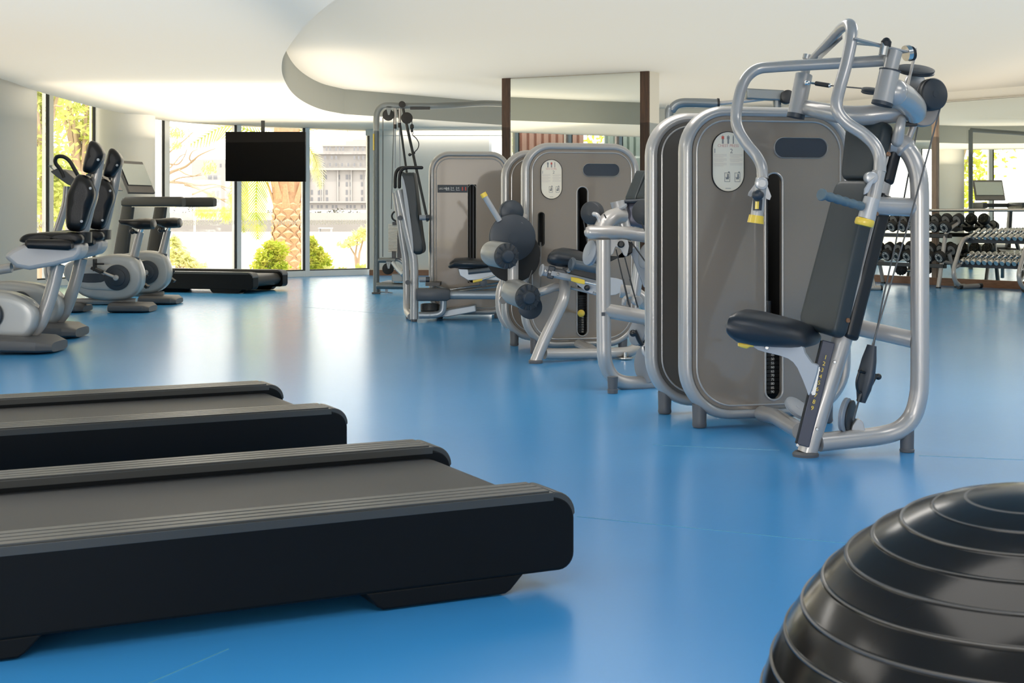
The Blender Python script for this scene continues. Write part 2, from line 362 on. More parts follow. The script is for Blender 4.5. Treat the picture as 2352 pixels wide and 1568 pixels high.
# window wall
M['frost']=bpy.data.materials.new('frosted_film'); M['frost'].use_nodes=True; _n=M['frost'].node_tree; _t=_n.nodes.new('ShaderNodeBsdfTranslucent'); _t.inputs[0].default_value=(.9,.9,.88,1); _n.links.new(_t.outputs[0],_n.nodes['Material Output'].inputs[0])
FN=[V(p+(0,)) for p in [(-2.255,22.6),(-3.19,21.97),(-4.12,21.28),(-4.97,20.4),(-5.81,19.8),(-6.25,19.15),(-6.75,18.2),(-7.05,17.1),(-7.2,15.95)]]+[V((-7.25,14.75-1.2*i,0)) for i in range(19)]
for i in range(len(FN)-1):
    a,b_=FN[i],FN[i+1]; d=(b_-a); L=d.length; d.normalize(); nrm=V((d.y,-d.x,0))
    if nrm.dot(V((0,10,0))-a)<0: nrm=-nrm   # into the room
    ctr=(a+b_)/2
    w=MB().mat(0)
    w.box(a+d*.0+V((0,0,HT/2)),.075,.14,HT,d,nrm)                    # mullion
    w.box(ctr+V((0,0,.045)),L-.07,.13,.09,d,nrm); w.box(ctr+V((0,0,HT-.04)),L-.07,.13,.08,d,nrm)
    w.mat(1); w.box(a+d*.054+nrm*.045+V((0,0,HT/2)),.030,.03,HT-.17,d,nrm); w.box(ctr+nrm*.0+V((0,0,.098)),L-.12,.09,.016,d,nrm)
    fr=struct(w.build('window_%d'%(i+1),['mull','gasket'],smooth=False,bevel=.003),'tall fixed window with pale slim mullion')
    g=MB(); g.box(ctr+V((0,0,HT/2)),L-.09,.012,HT-.2,d,nrm); g.build('pane','glass',fr,smooth=False)
    if i<12:
        k=MB(); s=.055; x=-L/2+.09
        while x<L/2-.08:
            for sc in (1,):
                c=ctr+d*x+nrm*.009+V((0,0,.835)); h=.042; r_=.020
                o=[c+V((0,0,h)),c+d*r_,c-V((0,0,h)),c-d*r_]; q=[c+(p-c)*.55 for p in o]
                for j in range(4):
                    j2=(j+1)%4; k.add([o[j],o[j2],q[j2],q[j],o[j]+nrm*.002,o[j2]+nrm*.002,q[j2]+nrm*.002,q[j]+nrm*.002],[(4,5,6,7),(3,2,1,0),(0,1,5,4),(2,3,7,6)])
            x+=.047
        k.build('frosted_band','frost',fr,smooth=False)
# columns by the glass
mb=MB(); mb.lathe((-5.19,19.15,0),(0,0,1),[(0,.375),(HT,.375)],48); struct(mb.build('wall_column_1','col_w'),'round cream column in front of the windows')
mb=MB(); mb.lathe((-5.78,15.1,0),(0,0,1),[(0,.70),(HT,.70)],64); struct(mb.build('wall_column_2','wall_g'),'wide round grey column at the left windows')
# back wall between windows and mirrors
def wall(name,pts,z0,z1,m,th=.12,label=None):
    q=MB()
    for a,b_ in zip(pts,pts[1:]):
        a=V(a+(0,));b_=V(b_+(0,)); d=(b_-a); L=d.length; d.normalize(); nn=V((-d.y,d.x,0)); q.box((a+b_)/2+nn*th/2+V((0,0,(z0+z1)/2)),L,th,z1-z0,d,nn)
    return struct(q.build(name,m,smooth=False),label)
wall('wall_back',[(-2.24,22.35),(-.36,22.35)],.0,2.2,'wall_g',label='pale grey wall panel beyond the cable machine')
wall('wall_back_header',[(-2.3,22.34),(4.2,22.34)],2.2,3.1,'wall',.13,label='cream wall band above the panel')
wall('wall_back_far',[(.55,22.35),(4.2,22.35)],.0,2.2,'wall',label='cream wall behind the weight machines')
wall('baseboard_back',[(-2.24,22.31),(4.2,22.31)],0,.085,'wood_m',.04,label='brown wooden skirting of the back wall')
for i,(x0,x1) in enumerate(((-.36,.02),(.02,.55))):
    w=MB(); 
    for x in (x0+.02,x1-.02): w.box((x,22.4,1.1),.04,.1,2.2)
    w.box(((x0+x1)/2,22.4,2.18),x1-x0-.08,.1,.04); w.box(((x0+x1)/2,22.4,.12),x1-x0-.08,.1,.06)
    fr=struct(w.build('window_%d'%(40+i),'mull',smooth=False),'narrow bright window in the back wall')
    g=MB(); g.box(((x0+x1)/2,22.41,1.15),x1-x0-.09,.012,2.0); g.build('pane','glass',fr,smooth=False)
# mirror walls on the right: (start, end)
def mirror_wall(i,a,b_,posts):
    a=V(a+(0,));b_=V(b_+(0,)); d=(b_-a); L=d.length; d.normalize(); nn=V((d.y,-d.x,0))
    if nn.dot(V((0,0,0))-a)<0: nn=-nn
    q=MB(); q.box((a+b_)/2-nn*.06+V((0,0,1.55)),L,.1,3.1,d,nn); wl=struct(q.build('wall_right_%d'%i,'ceil',smooth=False),'painted wall carrying the mirrors')
    q=MB(); t=0; 
    while t<L-.01:
        t2=min(L,t+2.05); q.box(a+d*(t+t2)/2+nn*.0+V((0,0,1.29)),t2-t-.006,.012,2.38,d,nn); t=t2
    struct(q.build('wall_mirror_%d'%i,'mirror',smooth=False),'wall mirror behind the dumbbell racks')
    q=MB(); q.box((a+b_)/2+nn*.01+V((0,0,.05)),L,.06,.10,d,nn); struct(q.build('baseboard_right_%d'%i,'wood_m',smooth=False),'brown wooden skirting under the mirror')
    q=MB().mat(0); q.box((a+b_)/2+nn*.01+V((0,0,2.49)),L,.02,.014,d,nn); struct(q.build('trim_%d'%(20+i),'steel',smooth=False),'thin metal strip along the mirror top')
    for k,t in enumerate(posts):
        q=MB(); q.box(a+d*t+nn*.02+V((0,0,1.29)),.075,.04,2.38,d,nn); struct(q.build('trim_%d'%(30+i*3+k),'wood_p',smooth=False),'brown wooden upright between the mirrors')
    return a,b_,d,nn
M['wood_p']=wood('brown_upright',(.30,.20,.14),(.42,.29,.20))
W1=mirror_wall(1,(3.9,22.4),(5.77,19.45),[])
W2=mirror_wall(2,(5.77,19.45),(8.9,15.28),[.03])
wall('wall_right',[(8.9,-8),(8.9,15.4)],0,3.1,'wall',-.12,label='cream right-hand wall')
for i in range(10):  # unseen rear glazing added so the fill sun can enter
    x=-7.3+1.63*i; w=MB(); w.box((x,-8.05,1.55),.08,.12,3.1); w.box((x+.815,-8.05,.05),1.55,.12,.1); w.box((x+.815,-8.05,3.05),1.55,.12,.1)
    fr=struct(w.build('window_%d'%(50+i),'mull',smooth=False),'added tall window behind the viewer, lets in fill light'); g=MB(); g.box((x+.815,-8.05,1.55),1.54,.012,2.9); g.build('pane','glass',fr,smooth=False)
# mirrored partition
ca,cb=V((-.12,17.3,0)),V((1.58,16.39,0)); d=(cb-ca).normalized(); nn=V((d.y,-d.x,0)); L=(cb-ca).length
q=MB(); q.box((ca+cb)/2-nn*.16+V((0,0,HC/2)),L,.29,HC,d,nn); part=struct(q.build('partition','wall',smooth=False),'free-standing partition with a mirrored face')
q=MB(); q.box((ca+cb)/2-nn*.008+V((0,0,HC/2+.03)),L-.2,.012,HC-.08,d,nn); q.build('mirror_panel','mirror',part,smooth=False)
for c in (ca+d*.055,cb-d*.055):
    q=MB(); q.box(c-nn*.005+V((0,0,HC/2)),.11,.03,HC,d,nn); q.build('wooden_edge','wood_d',part,smooth=False,bevel=.002)
# ================================================================ OUTSIDE
M['ground']=mat('garden_ground',(.62,.56,.40),.9,noise=.2,nscale=.8)
M['lake']=mat('lake_water',(.45,.44,.42),.3,noise=.06,nscale=.3,bump=.4,bscale=.6)
M['bank']=mat('far_bank_stone',(.34,.32,.30),.9,noise=.12,nscale=.2)
M['bldg']=mat('hotel_stone',(.34,.325,.31),.8,noise=.03,nscale=.3)
M['bwin']=mat('hotel_window',(.16,.163,.175),.5)
M['boat']=mat('boat_white',(.4,.4,.4),.5)
M['far_tree']=mat('hazy_green',(.15,.15,.115),.9,noise=.2,nscale=.4)
M['bark']=mat('palm_bark',(.50,.30,.18),.85,noise=.45,nscale=14,bump=.6,bscale=60)
M['boot']=mat('palm_boot',(.66,.42,.26),.8,noise=.35,nscale=30)
M['branch']=mat('branch_brown',(.42,.31,.23),.85)
def leafmat(name,c1,c2):
    m=bpy.data.materials.new(name); m.use_nodes=True; nt=m.node_tree; nt.nodes.clear()
    o=nt.nodes.new('ShaderNodeOutputMaterial'); d=nt.nodes.new('ShaderNodeBsdfDiffuse'); t=nt.nodes.new('ShaderNodeBsdfTranslucent'); x=nt.nodes.new('ShaderNodeMixShader'); x.inputs[0].default_value=.5
    tc=nt.nodes.new('ShaderNodeTexCoord'); n=nt.nodes.new('ShaderNodeTexNoise'); n.inputs['Scale'].default_value=6
    mx=nt.nodes.new('ShaderNodeMix'); mx.data_type='RGBA'; mx.inputs[6].default_value=(*c1,1); mx.inputs[7].default_value=(*c2,1)
    mr=nt.nodes.new('ShaderNodeMapRange'); mr.inputs[1].default_value=.35; mr.inputs[2].default_value=.65
    nt.links.new(tc.outputs['Object'],n.inputs['Vector']); nt.links.new(n.outputs['Fac'],mr.inputs[0]); nt.links.new(mr.outputs[0],mx.inputs[0]); nt.links.new(mx.outputs[2],d.inputs[0]); nt.links.new(mx.outputs[2],t.inputs[0])
    nt.links.new(d.outputs[0],x.inputs[1]); nt.links.new(t.outputs[0],x.inputs[2]); nt.links.new(x.outputs[0],o.inputs[0]); return m
M['leaf_y']=leafmat('yellow_green_leaves',(.72,.73,.28),(.52,.60,.16))
M['leaf_g']=leafmat('fresh_green_leaves',(.50,.62,.07),(.78,.74,.20))
M['leaf_p']=leafmat('pale_leaves',(.86,.83,.55),(.72,.74,.36))
q=MB(); q.box((-10,25,-.35),140,120,.3); struct(q.build('ground','ground',smooth=False),'pale garden ground outside the windows')
# cut: shore at Y=80
q=MB(); q.box((-40,145,-2.2),900,130,.3); struct(q.build('water_lake','lake',smooth=False),'bright lake beyond the garden')
q=MB(); q.box((-40,305,-1.0),900,190,2.4)
q.box((-60,208,.3),400,1.0,1.1); struct(q.build('terrain_far_bank','bank',smooth=False),'far bank of the lake')
rnd=random.Random(3)
def leafball(q,c,r,n,s,rn,flat=1.0):
    for _ in range(n):
        th=rn.uniform(0,2*PI); ph=math.acos(rn.uniform(-1,1)); rad=rn.random()**.4
        p=V(c)+V((math.sin(ph)*math.cos(th)*r[0],math.sin(ph)*math.sin(th)*r[1],math.cos(ph)*r[2]))*rad
        a=V((rn.gauss(0,1),rn.gauss(0,1),rn.gauss(0,.6)*flat)).normalized(); b_=a.orthogonal().normalized(); b_=(b_*math.cos(th)+a.cross(b_)*math.sin(th)); ss=s*rn.uniform(.6,1.3)
        q.add([p-a*ss,p+b_*ss*.38,p+a*ss,p-b_*ss*.38],[(0,1,2,3)])
def shrub(name,label,blobs,n,s,m,Yb,seed):
    rn=random.Random(seed); cx=sum(b_[0] for b_ in blobs)/len(blobs); base=P(cx,630,Yb); base.z=-.2
    t=thing(name,label,'shrub' if 'shrub' in name or 'bush' in name else 'tree',base)
    q=MB()
    for (px,py,rx,ry) in blobs:
        c=P(px,py,Yb); k=Yb/F; leafball(q,c,(rx*k,rx*k*.8,ry*k),int(n*rx*ry/1500)+20,s,rn)
    q.build('foliage',m,t,smooth=False,recalc=False)
    st=MB()
    for (px,py,rx,ry) in blobs:
        e=P(px,py,Yb); st.tube([base,(base+e)/2+V((rn.uniform(-.1,.1),0,0)),e],[.03,.012],6)
    st.build('stem','branch',t); return t
shrub('garden_bush','bright green bush left of the palm trunk outside',[(612,590,30,24),(640,575,24,24),(600,612,26,16),(640,612,28,18),(618,565,14,14)],900,.05,'leaf_g',24.6,1)
shrub('garden_bush','bright green bush right of the palm trunk outside',[(722,580,20,24),(738,600,26,22),(715,556,14,14),(712,612,24,16)],900,.05,'leaf_g',24.6,2)
shrub('feathery_bush','pale yellow feathery bush behind the far treadmill deck',[(410,588,26,26),(400,560,16,20),(432,602,22,14),(455,612,24,10)],700,.06,'leaf_p',25.5,3)
shrub('garden_shrub','flat-topped pale shrub beside the right edge of the window wall',[(822,545,26,14),(800,560,26,10),(840,530,20,14)],700,.05,'leaf_p',27,4)
for i,(px,hh,lb) in enumerate(((755,24,'small leafy plant at the window foot, beside the green bush'),(790,20,'small leafy plant at the window foot, in the middle of its row'),(828,30,'small leafy plant at the window foot, next to the last mullion'),(480,12,'low tuft of pale leaves behind the treadmill deck'))):
    t=thing('leafy_plant',lb,'plant',V((P(px,630,24.2).x,24.2,-.2))); q=MB(); rn=random.Random(i+20)
    for k in range(16):
        a=rn.uniform(-1,1); b0=P(px+rn.uniform(-8,8),632,24.2); tip=P(px+a*20,632-hh*rn.uniform(.5,1),24.2+rn.uniform(-.1,.1)); md=(b0+tip)/2+V((0,0,.05)); w=V((.02,.012,0)); q.add([b0,md-w,tip,md+w],[(0,1,2,3)])
    q.build('leaves','leaf_y',t,smooth=False,recalc=False)
# palm
t=thing('palm_tree','thick date palm trunk seen through the window below the television','tree',V((P(659,630,26).x,26,-.2)))
px0=P(659,630,26).x; q=MB(); q.lathe((px0,26,-.2),(0,0,1),[(0,.27),(.6,.265),(1.05,.235),(1.35,.25),(1.6,.27),(1.85,.30),(2.2,.26),(2.9,.22)],28); q.build('trunk','bark',t)
q=MB()
for i in range(26):
    z=-.15+i*.052*1.0; 
    for k in range(7):
        if z>1.15: continue
        a=2*PI*(k+.5*((i//2)%2))/7+rnd.uniform(-.10,.10); rr_=.262 if z<.5 else .262-.03*(z-.5)/.6; o=V((math.cos(a),math.sin(a),0)); s_=V((-o.y,o.x,0)); c=V((px0,26,z))+o*rr_
        if i%2==0: q.add([c-s_*.10+V((0,0,.03)),c-V((0,0,.075)),c+s_*.10+V((0,0,.03)),c+V((0,0,.09))+o*.0,c+o*.045+V((0,0,.045)),],[(0,1,4),(1,2,4),(2,3,4),(3,0,4)])
q.build('bark_scales','boot',t,smooth=False)
for i in range(22):
    a=i*2.4; o=V((math.cos(a),math.sin(a),0)); z=1.0+.03*i; q=MB(); q.loft([(V((px0,26,z))+o*.22,V((-o.y,o.x,0))*.085,o*.03),(V((px0,26,z+.22))+o*.29,V((-o.y,o.x,0))*.05,o*.025),(V((px0,26,z+.42+.01*(i%4)))+o*.36,V((-o.y,o.x,0))*.03,o*.015)],8)
    q.build('cut_frond_stub','boot',t)
def frond(t,pts,w,m='leaf_g',n=46,seed=1):
    rn=random.Random(seed); path=cr(pts,10); q=MB(); q.tube(path,[.02,.004],5); L=len(path)
    for i in range(3,L):
        for k in range(5):
            f=(i+k/5)/L; p=path[i]; tg=(path[i]-path[i-1]).normalized(); sd=tg.cross(V((.3,-.9,.3))).normalized()
            ln=w*(math.sin(PI*min(1,f*.9+.1))**.6)*rn.uniform(.8,1.1)
            for sg in (-1,1):
                tip=p+(sd*sg*.75+tg*.7+V((0,rn.uniform(-.2,.2),-.35)))*ln; a=V((tg.x,tg.y,tg.z))*.022
                q.add([p-a,p+a,tip],[(0,1,2)])
    q.build('frond',m,t,smooth=False,recalc=False)
B=V((px0,26,2.35))
frond(t,[P(650,330,26),P(612,345,25.9),P(592,410,25.8),P(588,480,25.7),P(592,545,25.6)],.34,'leaf_g',seed=1)
frond(t,[P(650,330,26),P(580,330,26.2),P(556,400,26.3),P(552,470,26.4),P(560,530,26.4)],.30,'leaf_y',seed=2)
frond(t,[P(650,340,26),P(600,310,26),P(520,290,26.2),P(440,330,26.5)],.35,'leaf_y',seed=3)
frond(t,[P(660,330,26),P(640,280,26),P(600,250,26),P(540,270,26)],.35,'leaf_y',seed=4)
frond(t,[P(665,330,26),P(700,280,26),P(760,255,26),P(820,290,26)],.35,'leaf_y',seed=5)
frond(t,[P(665,330,26),P(660,280,26.4),P(670,240,27),P(690,200,28)],.35,'leaf_p',seed=6)
frond(t,[P(668,335,26),P(700,330,26.6),P(726,370,27),P(735,430,27)],.25,'leaf_p',seed=7)
# bare branching tree
t=thing('branching_tree','bare brown branches with thin feathery leaves outside the window left of the television','tree',V((P(340,600,27).x,27,-.2)))
q=MB()
q.tube(cr([V((P(300,640,27).x,27,-.2)),P(310,560,27),P(325,480,27),P(345,430,27)]),[.09,.045],8); q.build('trunk','branch',t)
br=[[(15,60,600),(90,588),(240,600),(420,622),(560,612),(700,650),(780,668)],[(15,60,510),(130,475),(250,430),(330,370),(400,310),(500,262),(575,235)],[(15,250,612),(350,640),(440,680),(560,740),(640,775),(760,850)],[(15,100,590),(200,545),(330,530),(420,500)],[(15,190,460),(260,505),(340,525),(430,515)],[(15,330,720),(430,680),(520,650),(620,640),(700,690)],[(15,560,740),(620,770),(700,772),(770,780)],[(15,95,440),(150,380),(200,320),(260,290)],[(15,95,400),(180,400),(240,330),(275,240)],[(15,60,300),(150,220),(230,160),(340,60)],[(15,330,380),(300,340),(330,270),(390,245)],[(15,340,830),(420,860),(500,880),(600,885)]]
for i,b_ in enumerate(br):
    q=MB(); p=[K(15,b_[0][1],b_[0][2],27)]+[K(15,x,y,27+.1*math.sin(i+j)) for j,(x,y) in enumerate(b_[1:])]
    q.tube(cr(p,5),[.034 if i<3 else .018,.007],6); q.build('branch','branch',t)
q=MB(); rn=random.Random(9)
for (x,y,rx,ry,n) in ((500,900,110,60,260),(700,930,70,60,200),(520,420,90,60,80),(170,190,70,40,90),(160,60,110,60,200),(430,880,60,50,120),(760,760,50,60,140),(540,730,30,40,60),(130,800,90,40,70),(700,860,90,30,90)):
    for _ in range(n):
        p=K(15,x+rn.gauss(0,.5)*rx,y+rn.gauss(0,.5)*ry,27+rn.uniform(-.4,.4)); dd=V((rn.uniform(-1,.3),rn.uniform(-.3,.3),-rn.uniform(.3,1))).normalized()*.09; w=dd.orthogonal().normalized()*.008; q.add([p,p+dd/2+w,p+dd,p+dd/2-w],[(0,1,2,3)])
q.build('leaves','leaf_y',t,smooth=False,recalc=False)
# trees beyond the left windows
def tree(lb,x,y,h,r,m,seed,n=2600,s=.10):
    rn=random.Random(seed); t=thing('garden_tree',lb,'tree',(x,y,-.2)); q=MB(); top=V((x+rn.uniform(-.3,.3),y,h*.6)); q.tube(cr([(x,y,-.2),(x+.1,y,h*.3),top]),[.13,.07],8)
    for k in range(9):
        a=k*2.4; e=top+V((math.cos(a)*r*.8,math.sin(a)*r*.8,rn.uniform(-.1,.45)*h)); q.tube(cr([V((x+.1,y,h*rn.uniform(.25,.5))),(top+e)/2,e],4),[.05,.012],5)
    q.build('trunk','branch',t); q=MB()
    for k in range(22):
        a=rn.uniform(0,2*PI); c=V((x+math.cos(a)*r*rn.random(),y+math.sin(a)*r*rn.random(),h*rn.uniform(.22,1.0))); leafball(q,c,(r*.45,r*.45,h*.13),n//22,s,rn)
    q.build('foliage',m,t,smooth=False,recalc=False)
tree('yellow-green tree outside, beside the wide grey column',-8.15,24.6,4.2,.75,'leaf_y',11)
tree('tall yellow-green tree outside, behind the cream column',-8.7,28.4,4.6,.9,'leaf_y',12)
tree('light green tree outside, seen only in the mirrors on the right',-11,19,4.2,1.6,'leaf_g',13)
for i,(x,y) in enumerate(((-11.2,15.5),(-11,12),(-11.5,8.5),(-11,4.5))):
    tree(['yellow-green tree outside the left windows next to the light green one','yellow-green tree outside the left windows across from the partition','light green tree outside the left windows further back','pale green tree outside the left windows level with the treadmills'][i],x,y,4.0,1.5,['leaf_y','leaf_y','leaf_g','leaf_y'][i],30+i,1500)
# corrugated screens outside the side windows (seen in the partition mirror)
M['pink']=mat('pink_corrugated',(.62,.38,.30),.6); M['green_c']=mat('green_corrugated',(.42,.50,.45),.6)
for nm,lb,y0,y1,m in (('corrugated_screen','pink corrugated screen outside the side windows',10.1,12.7,'pink'),('corrugated_screen','grey-green corrugated screen outside the side windows',6.3,9.4,'green_c')):
    q=MB(); y=y0
    while y<y1: q.box((-8.2,y+.05,1.5),.06,.10,3.4); q.box((-8.24,y+.13,1.5),.03,.08,3.4); y+=.17
    tag(q.build(nm,m,smooth=False),lb,'screen')
# hotel across the lake
def facade(name,lb,x0,x1,y0,y1,Y,rows,extra=None,dz=14):
    a=P(x0,y1,Y); b_=P(x1,y0,Y); base=V(((a.x+b_.x)/2,Y+dz/2,0)); t=thing(name,lb,'building',base)
    q=MB(); q.box(((a.x+b_.x)/2,Y+dz/2,(a.z+b_.z)/2),b_.x-a.x,dz,b_.z-a.z)
    if extra: extra(q)
    q.build('wall','bldg',t,smooth=False)
    for (ya,yb,xs,w) in rows:
        for x in xs:
            p,r_=P(x,yb,Y),P(x+w,ya,Y); wn=MB(); wn.box(((p.x+r_.x)/2,Y,(p.z+r_.z)/2),r_.x-p.x,.08,r_.z-p.z); wn.build('window','bwin',t,smooth=False)
    return t
Yb=300
def ext(q):
    def bx(x0,x1,y0,y1,o=0,d_=12):
        a=P(x0,y1,Yb);b_=P(x1,y0,Yb); q.box(((a.x+b_.x)/2,Yb+o+d_/2,(a.z+b_.z)/2),b_.x-a.x,d_,b_.z-a.z)
    bx(704,864,386,391,-1.2); bx(704,864,462,466,-1); bx(716,860,352,386,1.5); bx(714,862,350,354,.6); bx(738,858,333,352,2.5); bx(736,860,331,335,2); bx(790,846,322,332,3); bx(806,832,318,323,3.5)
    for x in (709,740,775,806,838): bx(x,x+3,391,462,-.5)
facade('hotel_building','pale stepped hotel with rows of windows across the lake',706,862,386,482,Yb,
 [(401,412,[729,745,775,794,802,827,836],6),(418,428,[729,738,775,794,803,829,838],5),(436,447,[714,730,738,748,794,804,829,838],5),(453,463,[714,730,738,749,794,804,829,838],5),(471,478,[714,728,736,748,762,770,795,803,812,829,838],5),
  (358,366,[745,760,770,812,822,832,842],4),(374,382,[725,742,756,770,784,798,812,826,840],4),(337,346,[748,756,770,778,786,812,820,832,842],4)],ext)
facade('distant_building','faint pale building across the lake left of the television',440,545,366,520,340,
 [(376,384,[505,517],4),(403,412,[478,490],9),(438,452,[474,486,496,520],8),(456,466,[474,486,496,520],8)],None)
q=MB(); rn=random.Random(5)
tl=thing('lakeside_trees','hazy row of trees along the far bank of the lake','trees',(-60,215,0)); tl['kind']='stuff'
for i in range(60):
    c=P(380+i*9,rn.uniform(494,512),214); leafball(q,c,(1.2,1.0,rn.uniform(.7,1.4)),60,.28,rn)
q.build('foliage','far_tree',tl,smooth=False,recalc=False)
for i,(px,py,w,lb) in enumerate(((748,534,44,'white boat with a canopy moored across the lake'),(640,536,26,'small pale boat across the lake behind the palm trunk'))):
    c=P(px,py+8,180); k=180/F; t=thing('boat',lb,'boat',(c.x,180,-2.05)); q=MB(); q.loft([(c+V((-w/2*k,0,0)),V((0,.3,0)),V((0,0,.15))),(c+V((-w/4*k,0,-.05)),V((0,1,0)),V((0,0,.35))),(c+V((w/3*k,0,-.05)),V((0,1,0)),V((0,0,.35))),(c+V((w/2*k,0,.1)),V((0,.2,0)),V((0,0,.2)))],12); q.build('hull','boat',t)
    q=MB(); q.box(c+V((0,0,1.0)),w*.7*k,1.6,.12); 
    for sx in (-.3,.3): q.box(c+V((sx*w*k,0,.6)),.08,1.4,.8)
    q.build('canopy','boat',t,smooth=False)
t=thing('lamp_post','slim white lamp post on the lake bank outside','lamp post',V((P(447,600,60).x,60,-.2))); q=MB(); q.cyl(V((P(447,600,60).x,60,-1.2)),P(447,462,60),.05,10); q.build('pole','boat',t)
q=MB(); q.lathe(P(447,462,60),(0,0,1),[(0,.06),(.12,.14),(.2,.05)],12); q.build('lamp_head','boat',t)
# ================================================================ LIGHT
w=bpy.data.worlds.new('sky'); bpy.context.scene.world=w; w.use_nodes=True; nt=w.node_tree; bg=nt.nodes['Background']
tc=nt.nodes.new('ShaderNodeTexCoord'); sx=nt.nodes.new('ShaderNodeSeparateXYZ'); rp=nt.nodes.new('ShaderNodeValToRGB')
rp.color_ramp.elements[0].position=0; rp.color_ramp.elements[0].color=(1,.955,.87,1); rp.color_ramp.elements[1].position=.7; rp.color_ramp.elements[1].color=(1,.985,.95,1)
nt.links.new(tc.outputs['Generated'],sx.inputs[0]); nt.links.new(sx.outputs['Z'],rp.inputs[0]); nt.links.new(rp.outputs[0],bg.inputs[0]); bg.inputs[1].default_value=SKY
def area(loc,rot,sx,sy,e,col=(1,.95,.88)):  # area lights added to brighten the room, without fixtures
    l=bpy.data.lights.new('fill_light','AREA'); l.shape='RECTANGLE'; l.size=sx; l.size_y=sy; l.energy=e; l.color=col
    o=bpy.data.objects.new('fill_light',l); C.objects.link(o); o.location=loc; o.rotation_euler=rot; return o
for x,y in DOWN_FILL: area((x,y,2.6 if x>-1 and y>3 else 2.27),(0,0,0),1.2,1.2,DOWN_FILL_E)
area((1.2,22.26,2.285),(0,0,0),6.0,.045,20,(1,.93,.82))  # thin strip light added to brighten the back wall
for x,y,z,sx_,sy_,e in UP_FILL: area((x,y,z),(PI,0,0),sx_,sy_,e,(1,.86,.66))
s=bpy.data.lights.new('rear_fill_sun','SUN'); s.energy=REAR_FILL; s.angle=.3; s.color=(1,.96,.90); so=bpy.data.objects.new('rear_fill_sun',s); C.objects.link(so); so.rotation_euler=(math.radians(87.6),0,math.radians(-14))  # second sun added behind the viewer to brighten fronts and far walls
s=bpy.data.lights.new('sun','SUN'); s.energy=SUN; s.angle=.05; s.color=(1,.93,.8); so=bpy.data.objects.new('sun',s); C.objects.link(so); so.rotation_euler=(math.radians(28),0,math.radians(20))
